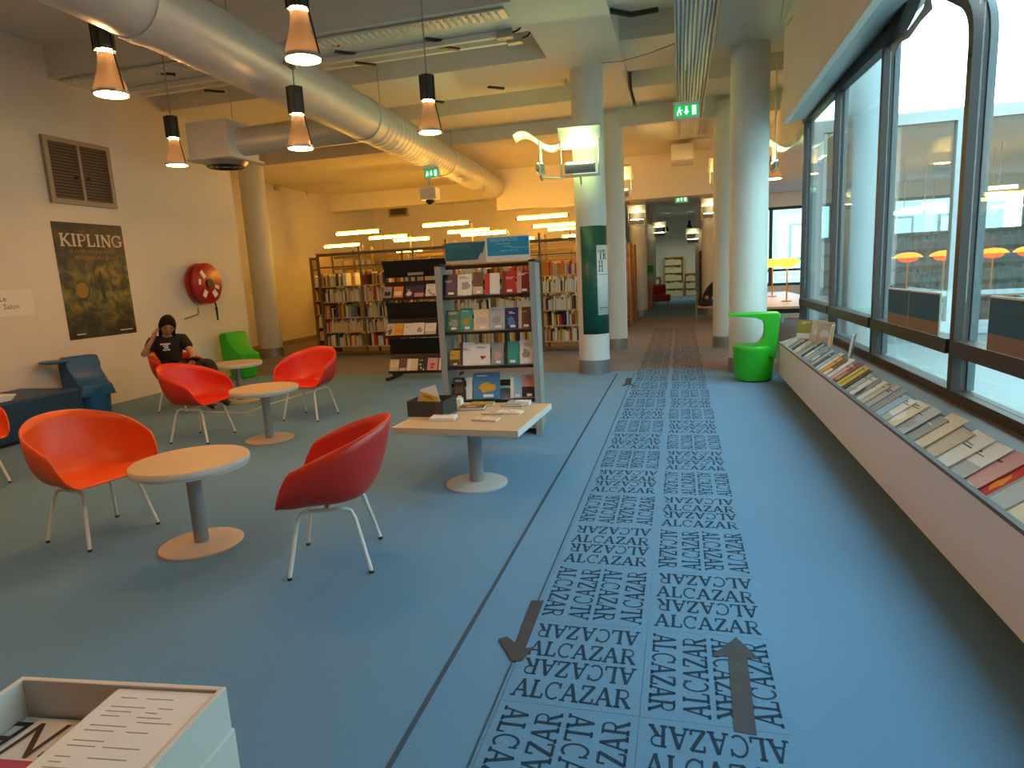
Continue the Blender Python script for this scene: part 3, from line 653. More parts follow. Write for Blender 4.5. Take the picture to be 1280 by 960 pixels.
# moulded chairs with a tablet
def moulded(name, m, loc, rz, label, sc=1.0, tablet=True):
    t = thing(name, label, 'chair', loc, rz); t.scale = (sc, sc, sc)
    prof = [(0, .008), (.20, .008), (.222, .02), (.232, .10), (.252, .38), (.258, .43), (.25, .45), (.22, .455), (.12, .44), (0, .435)]
    MB().lathe(prof, 40).build('tub_seat', m, t, smooth=True)
    def back(u, v):      # v: 0 seat level .. 1 tip of the tablet; u across
        z = .40 + .42 * min(1, v / .5); s = max(0, (v - .5) / .5)
        if v < .5: k = v / .5; y = -.235 - .035 * k + .0 * k; hw = .21 - .075 * math.sin(k * PI) + .03 * k
        else: y = -.27 + .62 * s; hw = .24 - .03 * s - .10 * max(0, s - .7) / .3; z = .82 + .04 * math.sin(min(1, s * 3) * PI / 2)
        a = (u - .5) * 2; bow = .06 * a * a if v < .55 else 0
        return (a * hw, y + bow, z)
    pts = [(-.255, .30), (-.30, .84), (-.285, .862), (-.24, .868), (.28, .868), (.315, .862), (.315, .846), (.26, .836), (.0, .81), (-.09, .775), (-.13, .71), (-.135, .63), (-.11, .55), (-.06, .485), (.0, .45), (.0, .40)] if tablet else \
          [(-.25, .30), (-.285, .80), (-.28, .85), (-.25, .868), (-.12, .868), (-.085, .85), (-.06, .74), (-.01, .62), (.07, .53), (.17, .475), (.235, .455), (.245, .43), (.24, .30)]
    hw = {True: .17, False: .215}[tablet]
    mb = MB(); rows = []
    for k, (f_, ins) in enumerate(((-1, .035), (-.9, .012), (-.6, 0), (0, 0), (.6, 0), (.9, .012), (1, .035))):
        cy = sum(p[0] for p in pts) / len(pts); cz = .65; row = []
        for (y, z) in pts:
            wloc = hw * (1.0 if z > .8 else 1.15 - .25 * math.sin((z - .3) / .5 * PI))
            row.append((f_ * wloc, y - math.copysign(min(ins, abs(y + .1)), y + .1) * .3, z - ins * (.3 if z > .85 else 0)))
        rows.append(row)
    n = len(pts); vs = [p for r in rows for p in r]; fs = [tuple(range(n)), tuple(range(len(vs) - 1, len(vs) - n - 1, -1))]
    for k in range(len(rows) - 1):
        for i in range(n): fs.append((k * n + i, k * n + (i + 1) % n, (k + 1) * n + (i + 1) % n, (k + 1) * n + i))
    mb.add(vs, fs); mb.build('tablet_back' if tablet else 'backrest', m, t, smooth=True, bevel=.008)
    return t
moulded('moulded_chair', 'green_plastic', (.905, 8.66, 0), face(-1, .05), 'bright green moulded chair with tablet arm at the end of the magazine bench')
moulded('moulded_chair', 'green_plastic', (-7.25, 9.35, 0), face(.95, -.25), 'bright green moulded chair in the corner behind the seated person', .9, tablet=False)
BLU = XP(118, 520, -7.30); moulded('moulded_chair', 'blue_plastic', (BLU.x, BLU.y, 0), face(.95, -.3), 'blue moulded chair against the wall below the poster', .88, tablet=False)
bl_ch = bpy.data.objects['moulded_chair.002']
MB().lathe([(0, .80), (.13, .80), (.185, .82), (.185, .84), (.0, .846)], 32, T(.34, -.12, 0)).build('tablet', 'blue_plastic', bl_ch, smooth=True)
bl = thing('bench_seat', 'dark blue upholstered bench along the wall', 'bench', (-7.10, 5.18, 0))
MB().bb(-.55, .34, -.85, .66, .03, .46).build('seat_block', 'blue_vinyl', bl, bevel=.02)
MB().bb(-.50, .30, -.8, .6, 0, .03).build('plinth', 'black', bl)
pb = thing('paper_pile', 'pile of white papers lying on the dark blue bench', 'papers', (-6.98, 4.98, .462))
for k in range(3): MB().box((.01 * k, .015 * k, .012 + .022 * k), (.30, .22, .02)).build('sheet_stack', 'paper', pb)
# ================================================================== DISPLAY TABLE, NEW BOOKS UNIT, BLACK RACK
COV = {'black': (.02, .018, .02), 'white': (.75, .73, .68), 'red': (.50, .02, .02), 'cream': (.68, .58, .40), 'navy': (.01, .02, .13), 'teal': (.02, .32, .28), 'yellow': (.68, .38, .03), 'grey': (.30, .31, .31),
       'blue': (.05, .22, .42), 'sky': (.30, .50, .62), 'green': (.05, .20, .09), 'pink': (.60, .32, .30), 'orange': (.72, .25, .02), 'brown': (.12, .06, .03), 'olive': (.30, .28, .05), 'purple': (.05, .03, .10), 'silver': (.42, .44, .44), 'lime': (.45, .50, .08), 'maroon': (.20, .02, .03), 'beige': (.55, .48, .38)}
for k, v in COV.items(): mat('cover_' + k, v, .45, var=.08, scale=25)
def book(loc, w, h, th, M, cover, label, group=None, print_=None, sticker=True, cat='book', name='book', seed=0):
    """M: rotation matrix whose XY is the cover plane (Y up the cover) and Z comes out of the cover"""
    R = random.Random(seed * 13 + int(abs(loc[0]) * 977) + int(abs(loc[1]) * 631) + int(abs(loc[2]) * 389))
    t = thing(name, label, cat, (0, 0, 0), 0, group); t.matrix_world = Matrix.Translation(loc) @ M
    MB().bb(-w / 2, w / 2, 0, h, th - .002, th).build('front_cover', 'cover_' + cover, t)
    b = MB().bb(-w / 2, w / 2, 0, h, 0, .002); b.bb(-w / 2, -w / 2 + .002, 0, h, .002, th - .002); b.build('back_cover', 'cover_' + cover, t)
    MB().bb(-w / 2 + .002, w / 2 - .003, .003, h - .003, .002, th - .002).build('page_block', 'paper', t)
    if print_:
        kind = R.randrange(6); pr = MB(); z0, z1 = th, th + .0006
        if kind == 0: pr.bb(-w * .36, w * .36, h * .28, h * .60, z0, z1)
        elif kind == 1: pr.bb(-w * .5, w * .5, h * .02, h * R.uniform(.3, .5), z0, z1)
        elif kind == 2: pr.bb(-w * .5, -w * .5 + w * R.uniform(.2, .4), h * .0, h, z0, z1)
        elif kind == 3:
            for _ in range(3): x_, y_ = R.uniform(-.4, .1) * w, R.uniform(.1, .55) * h; pr.bb(x_, x_ + w * R.uniform(.15, .3), y_, y_ + h * R.uniform(.08, .18), z0, z1)
        else:
            cx_, cy2 = R.uniform(-.08, .08) * w, h * R.uniform(.36, .46); f_ = [R.uniform(.55, 1.15) for _ in range(12)]
            pr.prism([(cx_ + w * .34 * f_[i] * math.cos(i * PI / 6), cy2 + h * .22 * f_[i] * math.sin(i * PI / 6)) for i in range(12)], z0, z1)
        pr.build('cover_picture', 'cover_' + print_, t)
    if R.random() < .75:
        ti = MB(); x_ = R.choice((-.36, -.36, -.2)); y_ = R.choice((.86, .86, .78, .70))
        for k in range(R.choice((1, 1, 2))):
            x1_ = min(.44, x_ + R.uniform(.25, .7)); ti.bb(w * x_, w * x1_, h * (y_ - .06 * k), h * (y_ + R.uniform(.015, .035) - .06 * k), th, th + .0007)
        ti.build('title_lines', 'ink' if cover in ('white', 'cream', 'yellow', 'sky', 'pink', 'orange', 'silver', 'beige', 'lime') else 'paper', t)
    if sticker: MB().bb(-w * .12, w * .26, h * .06, h * .17, th, th + .001).build('shelf_sticker', 'white_gloss', t)
    return t
# --- table
dtb = thing('display_table', 'square wood topped pedestal table holding books and a dark box', 'table', (-1.50, 4.50, 0), -.06)
MB().bb(-.465, .465, -.44, .44, .425, .468).build('table_top', 'wood_top', dtb, bevel=.004)
for a in ((-.47, .47, -.448, -.44), (-.47, .47, .44, .448)): MB().bb(*a, .424, .4685).build('edge_band', mat('edge_wood', (.60, .47, .33), .5), dtb)
for a in ((-.473, -.465), (.465, .473)): MB().bb(a[0], a[1], -.448, .448, .424, .4685).build('edge_band', 'table_edge', dtb)
MB().cyl((.06, -.21, .02), (.06, -.21, .425), .052, n=28).build('stem', 'stem', dtb, smooth=True)
MB().lathe([(.225, 0), (.225, .012), (.21, .02), (.06, .026), (0, .026)], 44, T(.06, -.21, 0)).build('foot_disc', mat('foot_grey', (.48, .48, .46), .5, .1), dtb, smooth=True)
ZT = .469
dbx = thing('card_box', 'open dark grey box on the display table', 'box', (G(537, 521, ZT).x - .02, G(537, 521, ZT).y + .12, ZT), -.06)
mat('dark_card', (.045, .040, .036), .7)
for a in ((-.15, .15, -.13, -.124, 0, .12), (-.15, .15, .124, .13, 0, .12), (-.15, -.144, -.124, .124, 0, .12), (.144, .15, -.124, .124, 0, .12)): MB().bb(*a).build('side', 'dark_card', dbx)
MB().bb(-.144, .144, -.124, .124, 0, .006).build('bottom', 'dark_card', dbx)
bw = dbx.location
for k, (dx, dy, ry, c, p, l) in enumerate(((-.09, .02, .30, 'pink', 'white', 'pink card leaning in the dark box'), (-.045, -.05, .35, 'yellow', 'orange', 'yellow orange leaflet leaning in the dark box'), (.01, .03, -.28, 'white', 'grey', 'tall white booklet leaning in the dark box'))):
    book((bw.x + dx, bw.y + dy, ZT + .008), .13, (.15, .155, .20)[k], .008, Euler((PI / 2 - .12, ry, .1)).to_matrix().to_4x4(), c, l, None, p, False, 'leaflet', 'leaflet', k)
flat = [((556, 524), .19, .13, .022, 'white', None, 'thick white book lying beside the dark box', .1), ((592, 511), .20, .12, .02, 'brown', 'yellow', 'dark picture book lying flat on the display table', .12), ((611, 501), .19, .11, .016, 'olive', 'orange', 'olive picture book lying behind the dark one', .1),
        ((578, 501), .11, .09, .05, 'white', 'pink', 'small white box of cards on the display table', .05), ((607, 525), .19, .10, .012, 'cream', 'beige', 'cream booklet at the front of the display table', -.12),
        ((637, 516), .19, .10, .012, 'white', 'red', 'white booklet with red picture on the display table', -.1), ((641, 507), .18, .09, .012, 'silver', 'green', 'grey booklet with leafy picture on the display table', -.1),
        ((656, 500), .18, .09, .03, 'white', 'grey', 'white book with black lettering at the table corner', -.02), ((616, 517), .16, .07, .006, 'beige', None, 'narrow beige leaflet in the middle of the display table', -.05)]
for k, (px, w, h, th, c, p, l, rz) in enumerate(flat):
    g = G(*px, ZT); g.y = min(g.y, 4.92 - h / 2); book((g.x, g.y - h / 2, ZT + .001), w, h, th, Matrix.Rotation(rz, 4, 'Z'), c, l, None, p, False, seed=k)

# --- new books unit
UN = Vector((-1.755, 5.93, 0)); UR = .13
un = thing('display_bookcase', 'grey two sided display bookcase topped by a blue new books sign', 'bookcase', UN, UR)
UW, UD, UH = .435, .27, 1.625
mat('panel_green', (.36, .36, .30), .5, .1, var=.1, scale=5)
for s in (-1, 1): MB().bb(s * UW - .02, s * UW + .02, -UD, UD, .0, UH - .02).build('side_panel', 'panel_green', un, bevel=.006)
for s in (-1, 1): MB().bb(s * UW - .028, s * UW + .028, -UD - .012, -UD, .0, UH - .02).build('edge_strip', 'grey_paint', un)
MB().bb(-UW, UW, -.03, .03, UH - .05, UH - .015).build('top_bar', 'black_metal', un)
for s in (-1, 1): MB().bb(s * UW - .03, s * UW + .03, -UD - .01, UD + .01, UH - .02, UH).build('panel_cap', 'black_metal', un)
LEV = (1.31, .985, .655, .33)
for z in LEV:
    for sg in (-1, 1):
        MB().bb(-UW + .02, UW - .02, -.02, .0, -.012, .012, T(0, sg * (UD - .03), z)).build('shelf_lip', 'black_metal', un)
        MB().add([(-UW + .02, sg * (UD - .05), z), (UW - .02, sg * (UD - .05), z), (UW - .02, sg * .10, z + .06), (-UW + .02, sg * .10, z + .06), (-UW + .02, sg * (UD - .05), z - .012), (UW - .02, sg * (UD - .05), z - .012), (UW - .02, sg * .10, z + .048), (-UW + .02, sg * .10, z + .048)],
                 [(0, 1, 2, 3), (7, 6, 5, 4), (0, 4, 5, 1), (1, 5, 6, 2), (2, 6, 7, 3), (3, 7, 4, 0)]).build('shelf', 'grey_paint', un)
        MB().bb(-UW + .02, UW - .02, sg * .09 - .006, sg * .09 + .006, z + .12, z + .15).build('back_rail', 'black_metal', un)
    MB().bb(-UW + .02, UW - .02, -.012, .012, z + .02, z + .04).build('rail', 'grey_paint', un)
MB().bb(-UW + .02, UW - .02, -UD + .02, UD - .02, .06, .09).build('base_shelf', 'grey_paint', un)
Mu = T(UN.x, UN.y, 0, rz=UR)
tilt = Euler((PI / 2 - .33, 0, 0)).to_matrix().to_4x4()
rows = [(0, [(-.36, .145, 'black', 'purple', 'black'), (-.215, .14, 'white', 'grey', 'white with a photo'), (-.085, .10, 'brown', 'beige', 'brown with a pale oval'), (.055, .145, 'white', 'red', 'white with a red square'), (.215, .135, 'red', 'maroon', 'red'), (.36, .13, 'maroon', 'pink', 'dark red with a face shape')]),
        (1, [(-.355, .14, 'green', 'grey', 'dark green and grey'), (-.22, .12, 'teal', 'olive', 'turquoise and ochre'), (-.07, .15, 'cream', 'beige', 'pale cream'), (.085, .15, 'silver', 'grey', 'silver grey'), (.23, .135, 'navy', 'blue', 'navy blue'), (.36, .13, 'brown', 'beige', 'brown patterned')]),
        (2, [(-.36, .10, 'yellow', 'brown', 'small ochre yellow'), (-.235, .14, 'white', 'purple', 'white with a purple chair shape'), (-.085, .16, 'white', 'red', 'white with a red bird shape'), (.07, .12, 'grey', 'pink', 'grey and pink'), (.21, .14, 'teal', 'black', 'bright turquoise'), (.355, .13, 'white', 'grey', 'plain white')]),
        (3, [(-.34, .11, 'black', 'brown', 'black narrow'), (-.235, .06, 'white', None, 'slim white'), (-.06, .27, 'blue', 'yellow', 'large blue and yellow picture'), (.24, .12, 'sky', 'white', 'pale sky blue'), (.36, .13, 'pink', 'black', 'pale pink with dark figures')])]
SN = ('top', 'second', 'third', 'lowest')
for lv_, lst in rows:
    for k, (x, w, c, p, d) in enumerate(lst):
        x *= .955; w *= .955; h = .215 if w < .2 else .24; h *= rnd.uniform(.92, 1.06)
        if 'small' in d: h = .15
        loc = Mu @ Vector((x, -UD + .055, LEV[lv_] + .016)); book(loc, w, h, .02, Matrix.Rotation(UR, 4, 'Z') @ tilt, c, d + ' book on the ' + SN[lv_] + ' shelf of the new books unit', None, p, True, seed=k + 10 * lv_)
# sign on top
sg_ = thing('topper_sign', 'white board with blue new books print standing on the display bookcase', 'sign', Mu @ Vector((.0, .0, UH)), UR)
mat('sign_blue', (.012, .30, .56), .45); mat('sign_teal', (.02, .13, .17), .45)
MB().bb(-.02, .40, -.012, 0, 0, .235).build('board', 'white_gloss', sg_)
MB().bb(-.005, .39, -.0135, -.012, .055, .225).build('blue_print', 'sign_blue', sg_)
lb = MB().bb(0, .40, -.006, .006, 0, .20, T(-.40, -.05, 0, rz=.12)).build('board', 'shelf_cream', sg_)
MB().prism([(.0, .03), (.30, .03), (.33, .09), (.35, .09), (.37, .15), (.38, .195), (0, .195)], .0065, .0085, T(-.40, -.05, 0, rz=.12) @ Euler((PI / 2, 0, 0)).to_matrix().to_4x4()).build('teal_print', 'sign_teal', sg_)
def face_text(txt, x, z, size, m, par, y=-.0145, w=None):
    textmb(txt, size, Matrix.Translation((x, y, z)) @ Euler((PI / 2, 0, 0)).to_matrix().to_4x4(), w).build('lettering', m, par)
mat('pale_blue_ink', (.42, .70, .86), .5)
face_text('NOUVEAUTÉS', .155, .200, .045, 'pale_blue_ink', sg_, w=.26)
for k, (tx, x, z, w) in enumerate((('Nouveautés', .15, .165, .13), ('Romans', .19, .14, .07), ('Documentaires', .30, .125, .16), ('Bandes dessinées', .21, .10, .17))): face_text(tx, x, z, .02, 'pale_blue_ink', sg_, w=w)
face_text('NOUVEAUTÉS', -.26, .16, .032, mat('dim_ink', (.10, .26, .30), .6), sg_, y=-.056, w=.2)
# --- black magazine rack
BR = Vector((-3.82, 9.12, 0)); BRR = .06
rk = thing('magazine_rack', 'black steel magazine rack with sloping flap shelves', 'rack', BR, BRR)
MB().bb(-.52, -.49, -.05, .05, .05, 1.78).build('upright', 'black_metal', rk); MB().bb(.49, .52, -.05, .05, .05, 1.78).build('upright', 'black_metal', rk)
for s in (-.505, .505): MB().bb(s - .025, s + .025, -.30, .30, 0, .05).build('foot', 'black_metal', rk)
def plate(y0, z0, y1, z1, x=.49, th=.012):
    return MB().add([(-x, y0, z0), (x, y0, z0), (x, y1, z1), (-x, y1, z1), (-x, y0 + th, z0), (x, y0 + th, z0), (x, y1 + th, z1), (-x, y1 + th, z1)], [(0, 1, 2, 3), (7, 6, 5, 4), (0, 4, 5, 1), (1, 5, 6, 2), (2, 6, 7, 3), (3, 7, 4, 0)])
for k, z in enumerate((1.22, .66, .12)):
    plate(-.22, z, -.08, z + .26).build('sloping_back', 'black_metal', rk); MB().bb(-.49, .49, -.26, -.22, z - .012, z + .0).build('shelf_ledge', 'black_metal', rk); MB().bb(-.49, .49, -.265, -.255, z - .012, z + .03).build('front_lip', 'black_metal', rk)
for k, z in enumerate((1.54, .92, .38)): plate(-.06, z, -.20 if k == 0 else -.17, z + .25).build('flap', 'black_metal', rk)
MB().bb(-.12, .12, -.115, -.105, 1.565, 1.605).build('label_strip', 'grey_paint', rk)
Mr = T(BR.x, BR.y, 0, rz=BRR)
rr_ = [[(-.43, .13, 'grey', 'black', 'dark grey'), (-.26, .15, 'orange', 'white', 'orange topped'), (-.08, .15, 'purple', 'white', 'dark purple with pale blobs'), (.07, .14, 'purple', 'pink', 'purple with a round picture'), (.27, .2, 'white', 'grey', 'white'), (.42, .1, 'white', 'black', 'narrow black and white')],
       [(-.43, .12, 'beige', 'brown', 'beige photo'), (-.30, .13, 'yellow', 'orange', 'yellow'), (-.14, .17, 'white', None, 'plain white'), (.02, .16, 'white', 'grey', 'white with a grey picture'), (.20, .17, 'white', 'beige', 'wide white'), (.40, .14, 'grey', 'white', 'grey')],
       [(-.42, .14, 'cream', 'beige', 'cream'), (-.28, .11, 'brown', 'beige', 'dark brown'), (-.13, .17, 'cream', 'white', 'wide cream'), (.03, .13, 'black', 'white', 'black and white'), (.19, .16, 'pink', 'red', 'pale pink with a red band'), (.36, .14, 'green', 'cream', 'green')]]
for i, lst in enumerate(rr_):
    z = (1.22, .66, .12)[i]
    for k, (x, w, c, p, d) in enumerate(lst):
        book(Mr @ Vector((x, -.235, z + .004)), w, .215 * rnd.uniform(.93, 1.05), .012, Matrix.Rotation(BRR, 4, 'Z') @ Euler((PI / 2 - .49, 0, 0)).to_matrix().to_4x4(), c, d + ' magazine on the ' + ('upper', 'middle', 'bottom')[i] + ' ledge of the black rack', None, p, False, 'magazine', 'magazine', k + i * 7)
# ================================================================== BOOKCASES, BOOKS, TUBE LIGHTS
SH = (.20, .50, .80, 1.13, 1.45)
def stack_row(y, x0, x1, bay, label, wood=False, h=2.12, d=.30):
    """one double row of library shelving; front face towards -Y at y"""
    t = thing('library_bookcase', label, 'bookcase', (x0, y, 0))
    L = x1 - x0; n = max(1, round(L / bay)); b = L / n
    for i in range(n + 1):
        for dy in (.0, d * 2 - .04): MB().bb(i * b - .02, i * b + .02, dy, dy + .04, 0, h + (.12 if i % 2 else 0)).build('upright', 'shelf_steel', t)
    MB().bb(-.04, -.015, -.02, d * 2, 0, h + .02).build('end_panel', mat('end_brown', (.22, .15, .09), .5, .1), t)
    if wood: MB().bb(L + .0, L + .045, -.03, d * 2 + .02, 0, 2.16).build('end_panel', 'wood_dark', t, bevel=.004)
    for i in range(n):
        for z in SH:
            MB().bb(i * b + .02, (i + 1) * b - .02, -.02, d - .02, z - .02, z).build('shelf', 'shelf_cream', t)
            MB().bb(i * b + .02, (i + 1) * b - .02, d + .02, d * 2, z - .02, z).build('shelf', 'shelf_cream', t)
        MB().bb(i * b + .02, (i + 1) * b - .02, .0, .03, h - .06, h).build('top_rail', 'shelf_steel', t)
        MB().bb(i * b + .02, (i + 1) * b - .02, .0, .03, h - .30, h - .27).build('top_rail', 'shelf_steel', t)
        MB().bb(i * b + .02, (i + 1) * b - .02, .0, .03, .04, .08).build('foot_rail', 'shelf_steel', t)
    return t
RX0, RX1, RY = -7.23, -1.62, 12.05
stack_row(RY, RX0, RX1, .94, 'long steel library bookcase facing the lounge')
rowsB = [(13.6, -8.35, -1.75, False, 'second library bookcase behind the long front one'), (15.1, -8.35, -1.27, True, 'third library bookcase ending in a wooden panel'),
         (16.9, -8.35, -1.27, True, 'fourth library bookcase ending in a wooden panel'), (18.6, -6.5, -1.27, True, 'rearmost library bookcase ending in a wooden panel')]
for y, a, b, w, l in rowsB: stack_row(y, a, b, 1.17, l, w)
BC = [('cream', 5), ('white', 6), ('beige', 4), ('grey', 1), ('navy', 1), ('black', 2), ('red', 1.4), ('orange', 1.2), ('yellow', 1.6), ('brown', 1.5), ('blue', .8), ('sky', .6), ('green', .5), ('maroon', .9), ('olive', .5)]
names = [c for c, w in BC for _ in range(int(w * 10))]
SHN = ('bottom', 'second lowest', 'middle', 'second highest', 'top')
bmesh_cache = {}
def spine(c, th, h):
    k = (c, round(th, 3), round(h, 2))
    if k not in bmesh_cache:
        bmesh_cache[k] = MB().bb(0, k[1], 0, .2, 0, k[2]).mesh('book', 'cover_' + c)
    return bmesh_cache[k]
cnt = 0; rest = {}
def put(x, y, z, th, h, c, lean, where, single):
    global cnt
    if single and cnt < 292:
        cnt += 1; o = inst('book', spine(c, th, h), None, (x, y, z + (0.0005 + (max(0, math.sin(lean)) * th))), (0, lean, 0))
        tag(o, '%s spined book on %s shelf of the front bookcase, %s' % (c, *where), 'book', '%s books on the %s shelf of the front bookcase, %s' % (c, *where))
    else: rest.setdefault(c, MB()).bb(x, x + th, y, y + .2, z, z + h)
def fill(y, x0, x1, b, single_x, where=None, sides=(0,)):
    n = max(1, round((x1 - x0) / b)); bw = (x1 - x0) / n
    for zi, z in enumerate(SH):
        for i in range(n):
            x = x0 + i * bw + .03; end = x0 + (i + 1) * bw - .04; stop = end - rnd.choice((0, 0, .05, .15, .25))
            mood = rnd.choice((None, None, 'cream', 'white', 'white'))
            if zi == 4 and x0 + i * bw > -3.5: mood = 'orange'
            while x < stop - .05:
                th = rnd.choice((.022, .028, .034, .040, .048)); h = rnd.choice((.18, .20, .22, .24, .26)); c = rnd.choice(names)
                if mood and rnd.random() < .55: c = mood
                if mood == 'orange' and rnd.random() < .5: c = rnd.choice(('yellow', 'orange', 'cream', 'red'))
                ln = rnd.choice((0, 0, 0, 0, .06)); s = None
                for a, b_, w_ in single_x:
                    if a <= x <= b_: s = w_
                put(x, y + .005, z, th, h, c, ln, (SHN[zi], s or ''), bool(s)); x += th + .003 + (h * .06 if ln else 0)
fill(RY, RX0, RX1, .94, [(-7.2, -5.98, 'beside the yellow wall'), (-2.62, -1.7, 'beside the bannered column'), (-4.35, -3.9, 'behind the display bookcase')])
for y, a, b, w, l in rowsB: fill(y, a, b, 1.17, [])
for y, a, b in ((12.4, RX0, RX1), (13.95, -8.35, -1.75)): fill(y, a, b, 1.0, [])
allv = []; allf = []; mats_ = []; mi = []
for j, (c, m) in enumerate(rest.items()):
    k = len(allv); allv += m.v; allf += [tuple(i + k for i in f) for f in m.f]; mi += [j] * len(m.f); mats_.append(MATS['cover_' + c])
me = bpy.data.meshes.new('books'); me.from_pydata(allv, [], allf)
for m in mats_: me.materials.append(m)
me.polygons.foreach_set('material_index', mi); me.update()
o = inst('books', me); o['kind'] = 'stuff'; tag(o, 'dense rows of library books filling the rear bookcases', 'books')
# tube lights on arms above the bookcases
tubes = [(421, 293, 474, 289, 12.35, 'above the left end of the front bookcase'), (406, 309, 450, 305.5, 15.0, 'closest to the yellow wall'), (462, 299, 509, 294, 13.9, 'second from the yellow wall'), (493, 302, 537, 297, 13.9, 'over the black magazine rack'),
         (529, 284, 586, 277, 12.35, 'highest one beside the blue topper sign'), (560, 291, 612, 287, 13.9, 'just above the blue topper sign'), (577, 295, 633, 289, 12.35, 'touching the view of the blue topper sign'), (647, 274.5, 709, 268, 12.35, 'highest one beside the bannered column'),
         (667, 284, 722, 279, 13.9, 'second down beside the bannered column'), (685, 288, 740, 283, 15.3, 'third down beside the bannered column'), (703, 296, 740, 293, 17.1, 'lowest beside the bannered column'), (496, 315, 528, 312, 17.1, 'small and far above the rear bookcases'), (640, 300, 668, 297, 18.8, 'smallest, far behind the topper sign')]
for i, (ax, ay, bx, by, yy, l) in enumerate(tubes):
    p, q = YP(ax, ay, yy), YP(bx, by, yy); z = (p.z + q.z) / 2; L = q.x - p.x
    t = thing('tube_lamp', 'glowing yellow tube lamp on an arm, ' + l, 'lamp', ((p.x + q.x) / 2, yy, z), 0, 'tube lamps over the bookcases')
    MB().cyl((-L / 2, 0, 0), (L / 2, 0, 0), .026, n=14).build('tube', 'tube_warm', t)
    for s in (-1, 1): MB().cyl((s * L / 2, 0, 0), (s * (L / 2 + .03), 0, 0), .032, n=12).build('end_cap', 'shelf_steel', t)
    MB().bb(-L / 2, L / 2, -.03, .03, .045, .055).build('reflector', 'shelf_cream', t)
    MB().tube([(L / 2 + .02, 0, 0), (L / 2 + .02, .12, .0), (L / 2 + .02, .12, 2.1 - z)], .011, 6).build('arm', 'shelf_steel', t)
# ================================================================== WINDOW BENCH WITH MAGAZINES
BX, BY0, BY1 = 1.185, -4.1, 8.50
bench = thing('magazine_bench', 'long low white magazine bench under the courtyard window', 'bench', (0, 0, 0))
mat('bench_white', (.70, .69, .66), .5, var=.05, scale=3); mat('bench_top', (.17, .16, .15), .55)
def ext(poly, m, name, y0=BY0, y1=BY1, par=bench):
    n = len(poly); vs = [(x, y0, z) for x, z in poly] + [(x, y1, z) for x, z in poly]
    return MB().add(vs, [tuple(range(n - 1, -1, -1)), tuple(range(n, 2 * n))] + [(i, (i + 1) % n, n + (i + 1) % n, n + i) for i in range(n)]).build(name, m, par)
ext([(BX, .10), (BX, .49), (BX + .02, .49), (BX + .02, .10)], 'bench_white', 'front_panel')
ext([(BX + .004, .098), (BX + .02, .098), (BX + .10, .02), (BX + .085, .02)], 'brown_band', 'lower_band')
ext([(BX - .004, .485), (BX - .004, .503), (BX + .026, .503), (BX + .026, .485)], mat('lip_dark', (.10, .095, .09), .5), 'lip')
ext([(BX + .03, .42), (BX + .26, .585), (BX + .26, .57), (BX + .03, .405)], 'bench_top', 'sloping_shelf')
ext([(BX + .26, .585), (WX - .05, .60), (WX - .05, .57), (BX + .26, .565)], 'bench_top', 'top_ledge')
ext([(BX + .09, .0), (WX - .06, .0), (WX - .06, .40), (BX + .09, .40)], mat('plinth', (.05, .05, .055), .8), 'plinth')
ext([(BX, .10), (BX, .49), (BX + .26, .58), (WX - .05, .58), (WX - .05, .10)], 'bench_white', 'end_panel', BY1, BY1 + .02)
SL = math.atan2(.165, .23)
seq = 'white grey silver black white cream grey silver black sky silver grey blue silver black sky cream orange brown white pink maroon lime yellow black silver white grey white beige silver grey sky white cream silver grey cream beige white white pink red silver cream pink black lime white'.split()
prn = {'white': 'silver', 'silver': 'grey', 'cream': 'white', 'grey': 'black', 'black': 'maroon', 'sky': 'white', 'lime': 'yellow', 'yellow': 'olive', 'red': 'orange', 'pink': 'red', 'beige': 'brown', 'blue': 'white', 'brown': 'cream', 'orange': 'white', 'maroon': 'pink'}
y = 8.36; k = 0; used = {}
landm = [(8.6, 'next to the green moulded chair'), (7.6, 'below the standing booklets'), (6.6, 'below the second window bar'), (5.6, 'below the first dark blue board'), (4.6, 'between the two dark blue boards'), (3.7, 'below the second dark blue board'), (2.9, 'beyond the dark blue boards'), (0, 'past the second dark blue board')]
def where(y):
    for (a, l), (b, _) in zip(landm[:-1], landm[1:]):
        if y > b: return l
    return landm[-1][1]
while y > 1.7:
    c = seq[k % len(seq)]; w = rnd.uniform(.16, .215); h = rnd.uniform(.25, .30); step = rnd.uniform(.095, .135)
    if c == 'red': w = .085; step = .10
    if y < 4.6 and c in ('white', 'silver', 'cream', 'beige'): w = .24; step = .17
    th = rnd.uniform(.0035, .0055)
    loc = Vector((BX + .038, y, .432 + .0))
    fan = .055                                                 # each magazine rests on its neighbour
    M = Matrix.Rotation(-PI / 2, 4, 'Z') @ Euler((SL, 0, 0)).to_matrix().to_4x4() @ Matrix.Rotation(rnd.uniform(-.03, .03), 4, 'Z') @ Matrix.Rotation(-fan, 4, 'Y')
    n_ = Vector((-math.sin(SL), 0, math.cos(SL))) * (.006 + w / 2 * math.sin(fan))
    nb = (seq[(k - 1) % len(seq)] if k else None, seq[(k + 1) % len(seq)]); lab = '%s magazine on bench between %s and %s ones, %s' % (c, nb[0], nb[1], where(y)) if k else '%s magazine at the end of the bench, next to the green moulded chair' % c
    book(loc + n_, w, h, th, M, c, lab, 'magazines on the window bench', prn.get(c) if rnd.random() < .75 else None, rnd.random() < .4, 'magazine', 'magazine', k)
    y -= step; k += 1
